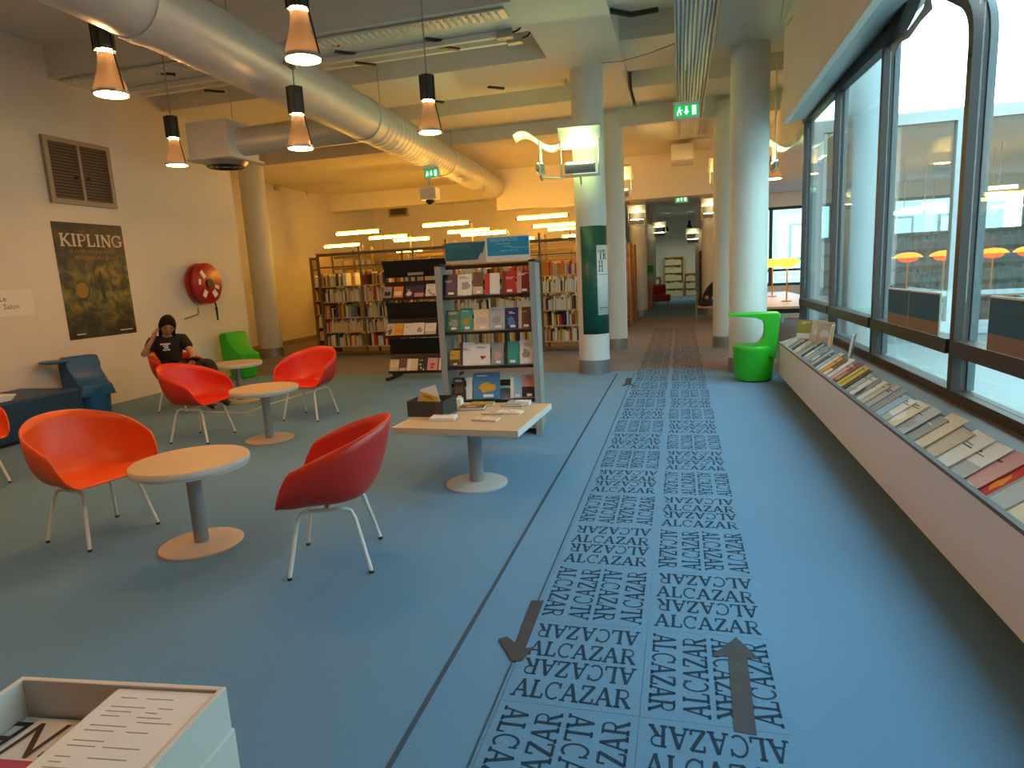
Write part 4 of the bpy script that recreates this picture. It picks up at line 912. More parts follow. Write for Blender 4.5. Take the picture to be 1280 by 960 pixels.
for i, (px, py, c, w, h, th, rz, l) in enumerate(((1022, 428, 'cream', .19, .24, .012, -.9, 'cream booklet standing upright on the bench ledge near the green chair'), (1030, 431, 'beige', .19, .24, .012, -.8, 'beige booklet standing upright on the bench ledge near the green chair'),
        (1042, 434, 'orange', .17, .23, .02, -1.9, 'orange spined book standing on the bench ledge'), (1071, 448, 'brown', .17, .22, .025, -1.9, 'brown spined book standing alone on the bench ledge'), (1004, 424, 'olive', .16, .22, .01, -.7, 'olive booklet standing at the far end of the bench'))):
    g = G(px, py, .592); g.x = min(g.x, WX - .16); g = Vector((g.x, g.y, .594))
    if g.y > 8.4: g.y = 8.4
    book(g, w, h, th, Matrix.Rotation(rz, 4, 'Z') @ Euler((PI / 2 - .15, 0, 0)).to_matrix().to_4x4(), c, l, None, 'white', False, 'book', 'standing_book', i)
# dark blue boards leaning against the panes on the transom
mat('board_blue', (.02, .12, .21), .6, spec=.2); mat('board_brown', (.22, .14, .10), .6)
def board(px0, px1, yb, yt, label, split):
    a, b = XP(*px0, WX - .075), XP(*px1, WX - .075)
    t = thing('window_board', label, 'sign', (WX - .058, b.y, .971)); L = a.y - b.y; h = yt
    MB().bb(-.010, -.002, 0, L, 0, h).build('board', 'paper', t)
    MB().bb(-.012, -.010, .01, L - .01, h * .32, h - .012).build('blue_print', 'board_blue', t)
    MB().bb(-.012, -.010, .01, L - .01, .004, h * .32).build('brown_print', 'board_brown', t)
    if split: MB().bb(-.014, -.012, L * .53, L * .53 + .012, 0, h).build('fold', 'grey_paint', t)
    return t, L, h
board((1108, 394), (1172, 405), 0, .275, 'double dark blue board leaning on the window bar', True)
t, L, h = board((1232, 419), (1330, 445), 0, .29, 'wide dark blue board with pale lettering leaning on the window bar', False)
textmb('NOUVEAUTES', .07, Matrix.Translation((-.0125, L * .64, h * .80)) @ Matrix(((0, 0, -1, 0), (-1, 0, 0, 0), (0, 1, 0, 0), (0, 0, 0, 1))), L * .66).build('lettering', mat('board_ink', (.05, .13, .17), .6), t)
# peeling film in the top corner of the second pane
fl = [((1111, 56), (1118, 69)), ((1122, 47), (1126, 53)), ((1135, 37), (1137, 47)), ((1146, 22), (1151, 27)), ((1154, 10), (1166, 11)), ((1158, -4), (1163, -6))]
fv = [tuple(XP(*p, WX - .012 - .05 * j)) for a_, b_ in fl for j, p in enumerate((a_, b_))]
tag(MB().add(fv, [(2 * i, 2 * i + 1, 2 * i + 3, 2 * i + 2) for i in range(5)]).build('peeling_film', mat('film', (.42, .42, .40), .5), None, solid=.002), 'strip of grey film peeling from the top corner of the window', 'film strip')
# ================================================================== WALL PIECES, BANNER, LEAFLET BIN, FAR THINGS
# poster: local X along the wall (+Y world), local Z up, front towards -Y local
pa, pbm = XP(62.5, 276.3, LWX), XP(170.7, 415.3, LWX); PW, PH = pbm.y - pa.y, pa.z - pbm.z
po = thing('book_poster', 'dark jungle poster with large pale lettering on the plain wall', 'poster', (LWX + .002, pa.y, pbm.z), PI / 2)
def jungle():
    m = bpy.data.materials.new('jungle_print'); m.use_nodes = True; nt = m.node_tree; b = nt.nodes['Principled BSDF']; b.inputs['Roughness'].default_value = .45
    tc = nt.nodes.new('ShaderNodeTexCoord'); sp = nt.nodes.new('ShaderNodeSeparateXYZ'); nt.links.new(tc.outputs['Object'], sp.inputs[0])
    n = nt.nodes.new('ShaderNodeTexNoise'); n.inputs['Scale'].default_value = 6.5; n.inputs['Detail'].default_value = 6; n.inputs['Distortion'].default_value = .8
    nt.links.new(tc.outputs['Object'], n.inputs['Vector'])
    r = nt.nodes.new('ShaderNodeValToRGB'); e = r.color_ramp.elements
    e[0].position = .36; e[0].color = (.012, .010, .006, 1); e[1].position = .76; e[1].color = (.36, .26, .16, 1)
    for p_, c_ in ((.46, (.045, .05, .012, 1)), (.54, (.10, .12, .02, 1)), (.66, (.26, .16, .02, 1))): k = e.new(p_); k.color = c_
    nt.links.new(n.outputs['Fac'], r.inputs[0])
    r2 = nt.nodes.new('ShaderNodeValToRGB'); f = r2.color_ramp.elements; f[0].position = 0; f[0].color = (.12, .12, .12, 1); f[1].position = 1; f[1].color = (.10, .075, .05, 1)
    for p_, c_ in ((.12, (.35, .35, .35, 1)), (.35, (1, 1, 1, 1)), (.62, (.95, .85, .7, 1)), (.74, (.42, .28, .2, 1)), (.95, (.28, .18, .12, 1))): k = f.new(p_); k.color = c_
    dv = nt.nodes.new('ShaderNodeMath'); dv.operation = 'DIVIDE'; dv.inputs[1].default_value = PH; nt.links.new(sp.outputs[2], dv.inputs[0]); nt.links.new(dv.outputs[0], r2.inputs[0])
    mx = nt.nodes.new('ShaderNodeMix'); mx.data_type = 'RGBA'; mx.blend_type = 'MULTIPLY'; mx.inputs['Factor'].default_value = 1
    nt.links.new(r.outputs[0], mx.inputs['A']); nt.links.new(r2.outputs[0], mx.inputs['B']); nt.links.new(mx.outputs['Result'], b.inputs['Base Color']); MATS['jungle_print'] = m
jungle(); mat('poster_ink', (.66, .58, .45), .6); mat('trunk_ink', (.02, .018, .008), .6); mat('poster_gold', (.28, .17, .03), .6)
MB().bb(0, PW, -.006, 0, 0, PH).build('sheet', 'jungle_print', po)
Mp = Euler((PI / 2, 0, 0)).to_matrix().to_4x4()
slab(MB(), 'KIPLING', PW * .90, PH * .105, Matrix.Translation((PW * .075, -.0075, PH * .80)) @ Mp).build('title', 'poster_ink', po)
for tx, z, w in (('LE LIVRE DE LA JUNGLE', .755, .66), ('ET AUTRES RÉCITS', .700, .52)): textmb(tx, .06, Matrix.Translation((PW * .5, -.0075, PH * z)) @ Mp, PW * w).build('subtitle', 'poster_gold', po)
MB().prism([(PW * .55, PH * .34), (PW * .60, PH * .34), (PW * .575, PH * .58), (PW * .545, PH * .58)], .0065, .0075, Mp).build('tree_trunk_print', 'trunk_ink', po)
MB().prism([(PW * (.27 + .09 * math.cos(a)), PH * (.42 + .07 * math.sin(a))) for a in [i * PI / 6 for i in range(12)]], .0063, .007, Mp).build('gold_leaf_print', 'poster_gold', po)
for x, w in ((.1, .12), (.74, .2)): MB().bb(PW * x, PW * (x + w), -.0075, -.006, PH * .035, PH * .045).build('small_print', 'poster_ink', po)
# salon sheet
sa = XP(2, 365, LWX); sb = XP(47, 393, LWX)
ss = thing('room_sheet', 'small white paper sheet reading Le Salon on the wall', 'sign', (LWX + .003, sa.y - .25, sb.z), PI / 2)
SW, SHh = sb.y - sa.y + .22, sa.z - sb.z + .02
MB().bb(0, SW, -.004, 0, 0, SHh).build('sheet', 'paper', ss)
textmb('Le', .09, Matrix.Translation((.24, -.0045, SHh * .66)) @ Mp).build('lettering', 'ink', ss)
textmb('Salon', .09, Matrix.Translation((.33, -.0045, SHh * .36)) @ Mp).build('lettering', 'ink', ss)
rs = XP(0, 432, LWX); tag(MB().cyl((LWX, rs.y - .12, rs.z), (LWX + .03, rs.y - .12, rs.z), .05, n=16).build('alarm_button', 'cover_red'), 'small red alarm button low on the plain wall', 'alarm button')
# fire hose reel
rp = XP(247, 355, LWX); rl = thing('fire_hose_reel', 'red round fire hose reel with white labels on the wall', 'hose reel', (LWX, rp.y, rp.z), PI / 2)
mat('reel_red', (.42, .012, .012), .35); mat('reel_dark', (.12, .008, .01), .5)
Ry = Euler((PI / 2, 0, 0)).to_matrix().to_4x4()   # lathe axis -> -Y local (out of the wall)
RR = .33
rl_body = MB().lathe([(RR * .9, .04), (RR, .05), (RR, .09), (RR * .9, .10), (RR * .9, .15), (RR, .16), (RR, .20), (RR * .93, .22), (0.0, .225)], 40, Ry).build('drum', 'reel_red', rl, smooth=True)
MB().lathe([(RR * .91, .10), (RR * .96, .11), (RR * .96, .14), (RR * .91, .15)], 40, Ry, False).build('hose', 'reel_dark', rl, smooth=True)
MB().cyl((0, 0, 0), (0, -.04, 0), .12, n=20).build('wall_plate', 'reel_dark', rl)
MB().cyl((0, -.222, 0), (0, -.25, 0), .075, n=20).build('hub', 'black', rl)
for a, r, w, h in ((2.25, .19, .07, .13), (3.0, .21, .09, .045), (4.1, .2, .08, .12), (5.3, .2, .10, .11), (5.95, .19, .06, .10)):
    MB().bb(-w / 2, w / 2, -.2275, -.225, -h / 2, h / 2, T(r * math.cos(a), 0, r * math.sin(a), ry=-(a - PI / 2))).build('label_sticker', 'white_gloss', rl_body)
MB().tube([(.20, -.1, -.25), (.24, -.1, -.34), (.25, -.1, -.40)], .014, 8).build('nozzle_hose', 'reel_dark', rl)
MB().cyl((.25, -.1, -.40), (.25, -.1, -.62), .022, .014, n=10).build('nozzle', 'black', rl)
MB().bb(.20, .32, -.02, 0, -.30, -.18).build('bracket', 'reel_red', rl)
MB().tube([(-.42, -.03, -.54), (-.15, -.03, -.50), (-.10, -.03, -.48), (-.10, -.03, -.38)], .012, 6).build('pipe', 'steel', rl)
# column banner: curved sheet wrapped around the near side of the bannered column
cx, cy_ = colA.location.x, colA.location.y
bn = thing('column_banner', 'dark green banner wrapped around the round column', 'banner', (cx, cy_, 0))
mat('banner_green', (.012, .105, .075), .35, var=.25, scale=3); mat('banner_dark', (.006, .035, .028), .4)
def wrap(a0, a1, z0, z1, r, n=16): return MB().grid(lambda u, v: (r * math.sin(math.radians(a0 + (a1 - a0) * u)), -r * math.cos(math.radians(a0 + (a1 - a0) * u)), z0 + (z1 - z0) * v), n, 2)
zb0, zb1 = YP(742, 418, 9.25).z, YP(742, 282, 9.25).z
wrap(-34, 86, zb0, zb1, .228).build('sheet', 'banner_green', bn, smooth=True, solid=.003)
zt0, zt1 = YP(752, 394, 9.25).z, YP(752, 306, 9.25).z
wrap(25, 82, zt0, zt1, .2315).build('white_panel', 'white_gloss', bn, smooth=True, solid=.002)
n = 9
for i in range(n):
    z = zt0 + (zt1 - zt0) * (i + .5) / n; hh = (zt1 - zt0) / n * .5; R_ = .2312
    def pt(a, z): return (R_ * math.sin(math.radians(a)), -R_ * math.cos(math.radians(a)), z)
    MB().add([pt(12, z), pt(25, z - hh), pt(25, z + hh)], [(0, 1, 2)]).build('zigzag_print', 'banner_dark', bn)
def wraptext(mb, name, m, r=.2335):
    for i, (a, z, _) in enumerate(mb.v): mb.v[i] = (r * math.sin(a), -r * math.cos(a), z)
    mb.build(name, m, bn)
for tx, a, z, w, h in (('TR', 31, .80, 38, .13), ('H', 31, .625, 19, .15)):
    b_ = slab(MB(), tx, math.radians(w), h, Matrix()); b_.v = [(p[0] + math.radians(a), zt0 + (zt1 - zt0) * z + p[1], 0) for p in b_.v]; wraptext(b_, 'lettering', 'ink')
for z in (.58, .10): wrap(28, 80, zt0 + (zt1 - zt0) * z, zt0 + (zt1 - zt0) * z + .008, .2335).build('rule_line', 'ink', bn)
# --- leaflet bin
fl_, fr_ = G(28, 845, .75), G(283, 858, .75); ang = math.atan2(fr_.y - fl_.y, fr_.x - fl_.x); BW_ = (fr_ - fl_).length
lbn = thing('leaflet_bin', 'white box stand with an open compartment and printed paper cover', 'box', (fl_.x, fl_.y, 0), ang)
D_ = .62; w2 = BW_ * .50
mat('bin_white', (.66, .63, .57), .5, var=.04, scale=5)
for a in ((0, .012, -D_, 0, .12, .75), (BW_ - .012, BW_, -D_, 0, .12, .75), (.012, BW_ - .012, -.012, 0, .12, .75), (.012, BW_ - .012, -D_, -D_ + .012, .12, .75), (w2, w2 + .008, -D_, -.012, .5, .742)): MB().bb(*a).build('side', 'bin_white', lbn, bevel=.002)
MB().bb(-.004, BW_ + .004, -D_ - .004, .004, 0, .66).build('lower_box', 'bin_white', lbn, bevel=.004)
cv = MB().bb(w2 + .006, BW_ - .014, -D_ + .01, -.014, .738, .744).build('paper_cover', 'paper', lbn)
R = random.Random(3); tl = MB()
for i in range(44):
    y_ = -.04 - i * .0125; x_ = w2 + .03
    for _ in range(2):
        l_ = R.uniform(.02, .08)
        if x_ + l_ < BW_ - .03 and R.random() < .8: tl.bb(x_, x_ + l_, y_, y_ + .0022, .744, .7444)
        x_ += l_ + R.uniform(.008, .04)
tl.build('printed_lines', mat('faint_ink', (.36, .33, .29), .8), cv)
lf = thing('leaflet_stack', 'stack of leaflets with bold black letters and a pink band in the white bin', 'leaflets', (0, 0, 0)); lf.matrix_world = T(fl_.x, fl_.y, .662, rz=ang)
MB().bb(.016, w2 - .004, -.56, -.02, 0, .012).build('stack', 'paper', lf)
MB().bb(.016, w2 - .004, -.245, -.13, .012, .0128).build('pink_band', mat('leaf_pink', (.46, .035, .10), .5), lf)
textmb('GNE', .13, Matrix.Translation((w2 * .5, -.075, .0132)) @ Matrix.Rotation(PI, 4, 'Z'), w2 * .95, .2).build('lettering', mat('leaf_ink', (.05, .025, .02), .6), lf)
textmb('BE', .13, Matrix.Translation((w2 * .5, -.31, .0132)) @ Matrix.Rotation(PI, 4, 'Z'), w2 * .85, .2).build('lettering', 'leaf_ink', lf)
MB().prism([(.055 + .018 * math.cos(a), -.16 + .014 * math.sin(a)) for a in [i * PI / 5 for i in range(10)]], .0128, .0134).build('flower_print', 'paper', lf)
# --- reading room: tables and mushroom lamps
def long_table(loc, L, W, label, rz=0.0):
    t = thing('reading_table', label, 'table', loc, rz)
    MB().bb(-W / 2, W / 2, 0, L, .70, .74).build('table_top', 'wood_orange', t, bevel=.004)
    MB().bb(-W / 2 + .08, W / 2 - .08, .08, L - .08, .62, .70).build('apron', 'black_metal', t)
    for x in (-1, 1):
        for y_ in (.12, L - .12): MB().bb(x * (W / 2 - .1) - .03, x * (W / 2 - .1) + .03, y_ - .03, y_ + .03, 0, .62).build('leg', 'steel', t)
    return t
long_table((1.96, 11.5, 0), 5.6, 1.15, 'long orange wood reading table running away behind the courtyard window corner')
long_table((3.55, 13.4, 0), 5.2, 1.1, 'long orange wood reading table across the courtyard glazing', -PI / 2)
def mushroom(loc, label, big=1.0, ye=False):
    t = thing('mushroom_lamp', label, 'lamp', loc, 0, 'mushroom lamps of the reading room')
    MB().lathe([(.09, 0), (.09, .015), (.02, .025), (0, .025)], 20).build('base', 'cover_orange', t, smooth=True)
    MB().cyl((0, 0, .02), (0, 0, .64), .014, n=10).build('stem', 'cover_orange', t)
    t.scale = (big,) * 3
    MB().lathe([(.0, .80), (.10, .79), (.17, .765), (.225, .72), (.23, .705), (.215, .70)], 32, None, False).build('shade_top', 'lamp_yellow' if ye else mat('lamp_amber', (.9, .4, .02), .4, emit=(1, .36, .008), es=1.3), t, smooth=True)
    MB().lathe([(.17, .705), (.15, .66), (.10, .63), (0, .62)], 32, None, False).build('shade_bowl', 'lamp_orange' if not ye else 'lamp_yellow', t, smooth=True)
mushroom((1.91, 14.83, .741), 'yellow glowing mushroom lamp on the reading table nearest the round column', 1, True)
mushroom((1.92, 12.94, .741), 'yellow glowing mushroom lamp on the reading table nearest the window corner', 1, True)
for px, l in ((1098, 'orange mushroom lamp half hidden behind the courtyard column'), (1135, 'orange mushroom lamp right beside the courtyard column'), (1180, 'orange mushroom lamp behind the pale facade post'), (1241, 'large orange mushroom lamp just past the pale facade post'), (1286, 'orange mushroom lamp furthest from the courtyard column')):
    p = YP(px, 322, 12.85); mushroom((p.x, 12.85, .741), l, .98)
for i, (a, b, yy) in enumerate((((1108, 268), (1152, 264), 13.5), ((1127, 262), (1184, 257), 14.0), ((1152, 255), (1182, 252), 14.5), ((1226, 238), (1272, 231), 12.5), ((1224, 245), (1256, 240), 13.2))):
    p, q = YP(*a, yy), YP(*b, yy)
    t = thing('tube_lamp', 'glowing tube lamp in the reading room across the courtyard, ' + ('lowest of three', 'longest of three', 'shortest of three', 'upper of the pair', 'lower of the pair')[i], 'lamp', (p + q) / 2, 0, 'tube lamps of the reading room')
    L = q.x - p.x; MB().cyl((-L / 2, 0, 0), (L / 2, 0, 0), .03, n=12).build('tube', emat('tube_reading', (1, .75, .42), 5), t)
    MB().cyl((0, 0, .03), (0, 0, 3.36 - t.location.z), .008, n=6).build('rod', 'steel', t)
def far_shelf(x0, x1, y, h, label, n=5, m='wood_orange', seed=1):
    t = thing('wall_bookcase', label, 'bookcase', (x0, y, 0)); w = x1 - x0; R = random.Random(seed)
    for x in (0, w): MB().bb(x - .02, x + .02, -.3, 0, 0, h).build('side_panel', m, t)
    MB().bb(0, w, -.015, 0, 0, h).build('back_panel', m, t)
    for i in range(n + 1): MB().bb(.02, w - .02, -.3, -.015, i * (h - .05) / n, i * (h - .05) / n + .03).build('shelf', m, t)
    mb = MB()
    for i in range(n):
        x = .04
        while x < w - .1:
            th = R.uniform(.04, .09); mb.bb(x, x + th - .006, -.27, -.05, i * (h - .05) / n + .03, i * (h - .05) / n + .03 + R.uniform(.6, .85) * (h - .05) / n); x += th
    b = mb.build('book_row', 'cover_grey' if w > 3 else 'cover_cream', t); b['kind'] = 'stuff'
far_shelf(3.2, 8.8, 17.9, 2.0, 'tall bookcase at the back of the reading room behind the lamps', 5, 'shelf_steel', 5)
far_shelf(-.75, .15, 33.4, 1.95, 'small wooden bookcase against the end wall of the corridor', 5, 'wood_orange', 2)
far_shelf(.25, 1.1, 33.4, 1.1, 'low wooden bookcase beside the small one at the corridor end', 3, 'wood_dark', 3)
far_shelf(-2.2, -.95, 33.4, 1.0, 'low bookcase on the other side of the small one at the corridor end', 3, 'wood_dark', 4)
dk = thing('reception_desk', 'pale wood panel desk standing beside the far corridor columns', 'desk', (-1.75, 24.0, 0))
MB().bb(0, .75, 0, .8, 0, 1.02).build('front_panel', 'wood_orange', dk); MB().bb(-.05, .8, -.05, .85, 1.02, 1.06).build('desk_top', 'wood_top', dk)
ms = thing('magazine_stand', 'tall narrow dark magazine stand in the far corridor by a pale column', 'rack', (.72, 23.2, 0), -.1)
for x in (-.06, .30): MB().bb(x, x + .03, -.25, .25, 0, 1.95).build('side', 'black_metal', ms)
for i in range(5): MB().bb(-.03, .30, -.2, .2, .3 + .36 * i, .32 + .36 * i).build('shelf', 'black_metal', ms); MB().bb(0, .28, -.18, -.14, .32 + .36 * i, .55 + .36 * i).build('issue', 'cover_' + ('green', 'white', 'silver', 'cream', 'grey')[i], ms)
fc = thing('red_easy_chair', 'small red easy chair in the far corridor beside the desk', 'chair', (-.72, 26.2, 0), .4)
MB().bb(-.28, .28, -.28, .28, .15, .42).build('seat', 'red_shell', fc, bevel=.04); MB().bb(-.28, .28, .18, .30, .42, .80).build('backrest', 'red_shell', fc, bevel=.04)
for x in (-.22, .22):
    for y_ in (-.22, .22): MB().cyl((x, y_, 0), (x, y_, .15), .02, n=8).build('leg', 'steel', fc)
gs = thing('green_sign', 'small green sign fixed on the pale distant column', 'sign', (-1.18, 26.70, 1.25)); MB().bb(-.16, .16, -.03, .0, 0, .32).build('panel', 'green_plastic', gs); MB().bb(-.01, .01, 0, .06, .1, .2).build('bracket', 'steel', gs)
for x in (-.62, .42):
    t = thing('far_pendant', 'small pendant lamp near the end wall of the corridor', 'pendant lamp', (x, 31.0, 3.05), 0, 'pendants at the corridor end')
    MB().lathe([(.16, 0), (.12, .14), (.06, .3), (.06, .45)], 18, None, False).build('shade', 'black_metal', t, smooth=True); MB().cyl((0, 0, .02), (0, 0, .03), .15, n=18).build('lens', emat('far_glow', (.9, 1, .72), 60), t); MB().cyl((0, 0, .45), (0, 0, .86), .01, n=6).build('rod', 'steel', t)
# ================================================================== PEOPLE
mat('skin', (.42, .21, .13), .55); mat('skin_pale', (.48, .27, .19), .55); mat('tee_black', (.012, .012, .014), .9, var=.3, scale=12); mat('hair_dark', (.010, .008, .007), .7, var=.5, scale=60, spec=.15); mat('denim', (.02, .022, .03), .9); mat('lips', (.30, .09, .07), .5)
def skinned(name, vs, es, m, parent, root=0, sub=2):
    me = bpy.data.meshes.new(name); me.from_pydata([v[:3] for v in vs], es, []); o = bpy.data.objects.new(name, me); C.objects.link(o); o.parent = parent
    md = o.modifiers.new('skin', 'SKIN'); md.use_smooth_shade = True
    for i, v in enumerate(vs):
        r = v[3]; d = me.skin_vertices[0].data[i]; d.radius = (r, r) if not isinstance(r, tuple) else r; d.use_root = (i == root)
    s = o.modifiers.new('sub', 'SUBSURF'); s.levels = sub; s.render_levels = sub
    me.materials.append(MATS[m]); return o
class Sk:
    def __init__(s): s.v = []; s.e = []
    def add(s, co, r, par=None):
        s.v.append((*co, r)); k = len(s.v) - 1
        if par is not None: s.e.append((par, k))
        return k
    def chain(s, par, pts):
        for co, r in pts: par = s.add(co, r, par)
        return par
def hand(sk, par, wrist, d, n, side, curl=.35, sc=1.0):
    """palm and five fingers: d finger direction, n palm normal (fingers curl towards it)"""
    d = Vector(d).normalized(); n = Vector(n); n = (n - d * n.dot(d)).normalized(); s = d.cross(n) * side; w = Vector(wrist)
    palm = sk.add(w + d * .05 * sc, .026 * sc, par)
    for k, (off, L) in enumerate(((.030, .062), (.010, .072), (-.010, .068), (-.029, .055))):
        b = w + d * .085 * sc + s * off * sc
        i = sk.add(b, .0095 * sc, palm); d1 = (d + n * curl).normalized(); d2 = (d + n * curl * 2.6).normalized()
        sk.chain(i, [(b + d1 * L * .5 * sc, .0085 * sc), (b + (d1 * L * .5 + d2 * L * .5) * sc, .007 * sc)])
    b = w + (d * .035 + s * .034) * sc; i = sk.add(b, .011 * sc, palm); t1 = (d * .6 + s * .8 + n * .3).normalized()
    sk.chain(i, [(b + t1 * .032 * sc, .0095 * sc), (b + (t1 * .032 + (d * .8 + s * .3 + n * .5).normalized() * .03) * sc, .008 * sc)])
def head_mesh(c, fwd, up, sc=1.0):
    """skull with chin, nose and brow; local frame from fwd and up"""
    f = Vector(fwd).normalized(); u = Vector(up); u = (u - f * u.dot(f)).normalized(); r = f.cross(u); c = Vector(c)
    def P(a, b, d): return c + (r * a + f * b + u * d) * sc
    def g(uu, vv):
        th = PI * vv; ph = 2 * PI * uu; x = math.sin(th) * math.sin(ph); y = math.sin(th) * math.cos(ph); z = math.cos(th)
        w = .074 * (1 - .18 * max(0, -z)); dpt = .094; h = .112
        q = [x * w, y * dpt * (1 - .12 * max(0, -z)), z * h]
        if y > .3: q[1] += .008 * math.exp(-((z + .55) / .2) ** 2) * y + .020 * math.exp(-(x / .13) ** 2 - ((z + .12) / .20) ** 2) - .007 * math.exp(-((abs(x) - .38) / .16) ** 2 - ((z - .08) / .12) ** 2)
        return P(*q)
    return MB().grid(lambda a, b: tuple(g(a, b)), 40, 28, cu=True), P
def person(name, label, loc, rz, J, extras):
    t = thing(name, label, 'person', loc, rz)
    b = Sk(); pel = b.add(J['pelvis'], .10); sp = b.add(J['spine'], .10, pel); chs = b.add(J['chest'], .105, sp); nk = b.add(J['neck'], .052, chs); b.chain(nk, [(J['head0'], .05)])
    for s in ('r', 'l'):
        sh = b.add(J[s + '_sh'], .052, chs); el = b.add(J[s + '_el'], .038, sh); wr = b.add(J[s + '_wr'], .026, el)
        hand(b, wr, J[s + '_wr'], J[s + '_hd'], J[s + '_hn'], 1 if s == 'r' else -1, J.get('curl', .4))
        hp = b.add(J[s + '_hip'], .085, pel); kn = b.add(J[s + '_kn'], .058, hp); an = b.add(J[s + '_an'], .038, kn); b.chain(an, [(J[s + '_toe'], .03)])
    skinned('body', b.v, b.e, J.get('skin', 'skin'), t)
    hm, P = head_mesh(J['head'], J['look'], J['hup'], J.get('hs', 1.0)); hd = hm.build('head', J.get('skin', 'skin'), t, smooth=True)
    for s in (-1, 1):
        MB().lathe([(0, -.008), (.008, 0), (0, .008)], 10, Matrix.Translation(P(s * .030, .088, .008))).build('eye', 'black', hd); MB().box(P(s * .031, .090, .026), (.026, .006, .005)).build('eyebrow', 'hair_dark', hd)
        MB().lathe([(0, -.028), (.012, -.018), (.016, 0), (.012, .02), (0, .028)], 10, Matrix.Translation(P(s * .074, -.005, -.01))).build('ear', J.get('skin', 'skin'), hd, smooth=True)
    MB().box(P(0, .094, -.058), (.034, .008, .010)).build('mouth', 'lips', hd)
    def hr(a, bb):
        th = PI * (.02 + .60 * bb); ph = 2 * PI * a; y = math.cos(ph)
        th *= (1.0 if y < .25 else 1.0 - .45 * (y - .25) / .75); q = (math.sin(th) * math.sin(ph) * .084, math.sin(th) * y * .104 - .006, math.cos(th) * .122 + .006); return tuple(P(*q))
    MB().grid(hr, 36, 14, cu=True).build('hair', 'hair_dark', t, smooth=True, solid=.012)
    # shirt and trousers follow the body
    s_ = Sk(); a0 = s_.add(J['pelvis'], .125); a1 = s_.add(J['spine'], .125, a0); a2 = s_.add(J['chest'], .130, a1); s_.add(Vector(J['neck']) * .75 + Vector(J['chest']) * .25, .072, a2)
    for s in ('r', 'l'):
        k = s_.add(J[s + '_sh'], .088, a2); f = J.get('sleeve', .6); p = Vector(J[s + '_sh']).lerp(Vector(J[s + '_el']), f); k = s_.add(p, .066, k)
        if J.get('long'): s_.chain(k, [(J[s + '_el'], .052), (Vector(J[s + '_el']).lerp(Vector(J[s + '_wr']), .95), .038)])
    skinned('tee_shirt' if not J.get('long') else 'coat', s_.v, s_.e, 'tee_black', t)
    s_ = Sk(); a0 = s_.add(J['pelvis'], .118)
    for s in ('r', 'l'): s_.chain(a0, [(J[s + '_hip'], .098), (J[s + '_kn'], .072), (J[s + '_an'], .055)])
    skinned('trousers', s_.v, s_.e, 'denim', t)
    for s in ('r', 'l'):
        q = Sk(); k = q.add(J[s + '_an'], .045); q.chain(k, [(Vector(J[s + '_an']).lerp(Vector(J[s + '_toe']), .6), .042), (J[s + '_toe'], .036)]); skinned('shoe', q.v, q.e, 'rubber', t, sub=1)
    extras(t); return t
def ex1(t):
    c = Vector((.065, .005, .82)); M = Matrix.Translation((.105, -.045, .80)) @ Euler((PI / 2, 0, PI / 2 + .55 - 0.0)).to_matrix().to_4x4()
    return
J1 = dict(pelvis=(0, -.06, .54), spine=(.01, -.11, .68), chest=(.02, -.13, .83), neck=(.04, -.10, .97), head0=(.06, -.06, 1.02), head=(.075, -.035, 1.085), look=(.62, .62, -.42), hup=(.12, .35, .9), hs=1.10,
          r_sh=(.15, -.23, .885), r_el=(.30, -.26, .735), r_wr=(.19, -.16, .96), r_hd=(-.35, .25, .85), r_hn=(-.75, .35, -.1), l_sh=(-.10, .02, .89), l_el=(-.02, .20, .70), l_wr=(.12, .30, .64), l_hd=(.6, .5, -.05), l_hn=(-.2, .3, -.8),
          r_hip=(.09, -.04, .53), l_hip=(-.09, -.02, .53), r_kn=(.10, .40, .56), l_kn=(-.06, .42, .60), r_an=(.10, .42, .11), l_an=(-.04, .52, .13), r_toe=(.11, .56, .04), l_toe=(-.04, .66, .05))
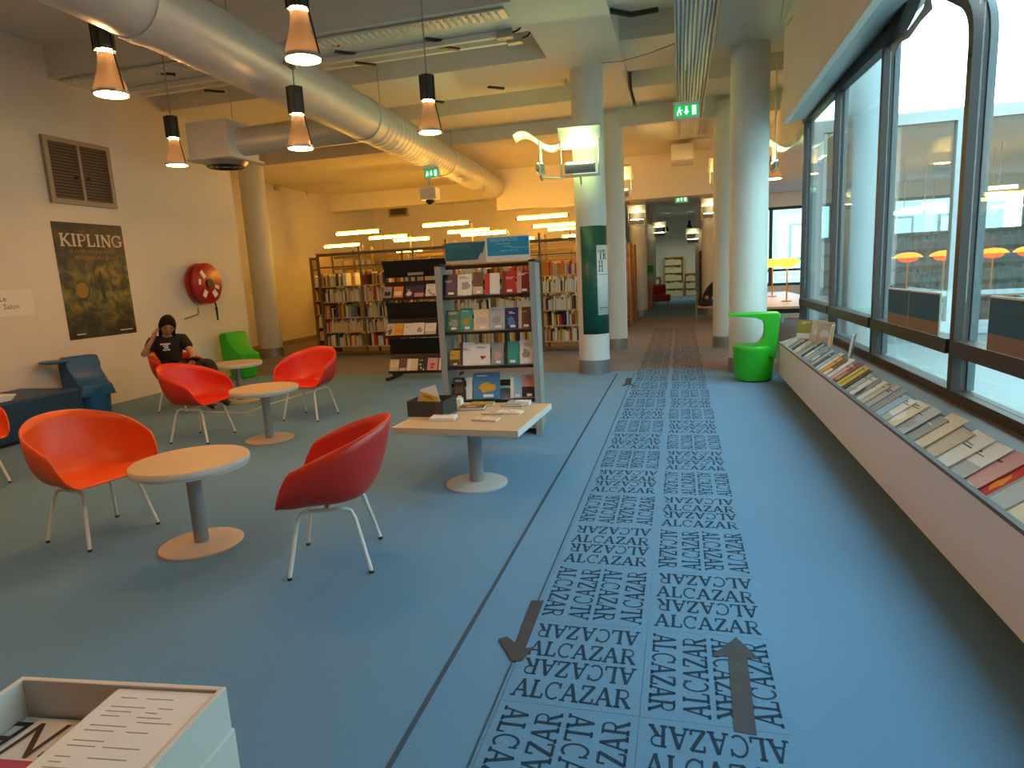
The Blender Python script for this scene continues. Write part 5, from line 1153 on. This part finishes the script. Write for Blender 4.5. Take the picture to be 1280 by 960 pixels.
def extras1(t):
    # white print on the chest: short flat strokes lying on the shirt
    f = Vector((.80, .60, 0)).normalized(); s = Vector((-f.y, f.x, 0)); R = random.Random(5)
    M = Matrix((( -s.x, 0, f.x, .02 + f.x * .134), (-s.y, 0, f.y, -.13 + f.y * .134), (0, 1, 0, .83), (0, 0, 0, 1)))
    m = MB()
    for row, (w, z) in enumerate(((.10, .035), (.05, .012), (.045, -.012), (.075, -.038))):
        x = -w / 2
        while x < w / 2: l = R.uniform(.010, .02); m.bb(x, x + l, z - .009, z + .009, 0, .012, M); x += l + .006
    m.build('shirt_print', 'paper', t)
    bk = MB().bb(-.05, .05, -.09, .09, 0, .012, T(.16, .37, .665, rx=.25, ry=-.35, rz=-.5)).build('phone', 'black', t)
    MB().grid(lambda u, v: (.04 + .085 * math.sin(2.2 + 3.3 * u), -.075 + .085 * math.cos(2.2 + 3.3 * u) - .02 * v, 1.12 - .20 * v), 16, 6).build('long_hair', 'hair_dark', t, smooth=True, solid=.02)
PCZ = 0.0
person('person', 'person in black T-shirt sitting in a red chair with head propped on hand', PCH, PCR, J1, extras1)
# far reader
J2 = dict(pelvis=(0, 0, .58), spine=(0, .06, .76), chest=(0, .20, .95), neck=(0, .31, 1.06), head0=(0, .36, 1.10), head=(0, .42, 1.14), look=(0, .75, -.65), hup=(0, .65, .75), long=True, sleeve=.6,
          r_sh=(.17, .20, .97), r_el=(.22, .36, .80), r_wr=(.12, .56, .80), r_hd=(-.3, .9, .05), r_hn=(0, 0, -1), l_sh=(-.17, .20, .97), l_el=(-.22, .36, .80), l_wr=(-.10, .56, .80), l_hd=(.3, .9, .05), l_hn=(0, 0, -1),
          r_hip=(.09, .02, .54), l_hip=(-.09, .02, .54), r_kn=(.11, .42, .52), l_kn=(-.11, .42, .52), r_an=(.11, .38, .10), l_an=(-.11, .38, .10), r_toe=(.11, .54, .04), l_toe=(-.11, .54, .04))
PF = Vector((.62, 17.05, 0))
person('person', 'person in black coat bent over the reading table in the corridor', PF, face(1, 0), J2, lambda t: None)
st = thing('reading_stool', 'plain pale chair under the person in the black coat', 'chair', PF, face(1, 0))
MB().bb(-.22, .22, -.2, .24, .42, .455).build('seat', 'wood_orange', st, bevel=.01)
MB().bb(-.22, .22, -.24, -.21, .60, .80).build('backrest', 'wood_orange', st, bevel=.01)
for x in (-.19, .19):
    MB().cyl((x, .2, 0), (x, .2, .42), .014, n=8).build('leg', 'steel', st); MB().cyl((x, -.225, 0), (x, -.225, .8), .014, n=8).build('leg', 'steel', st)
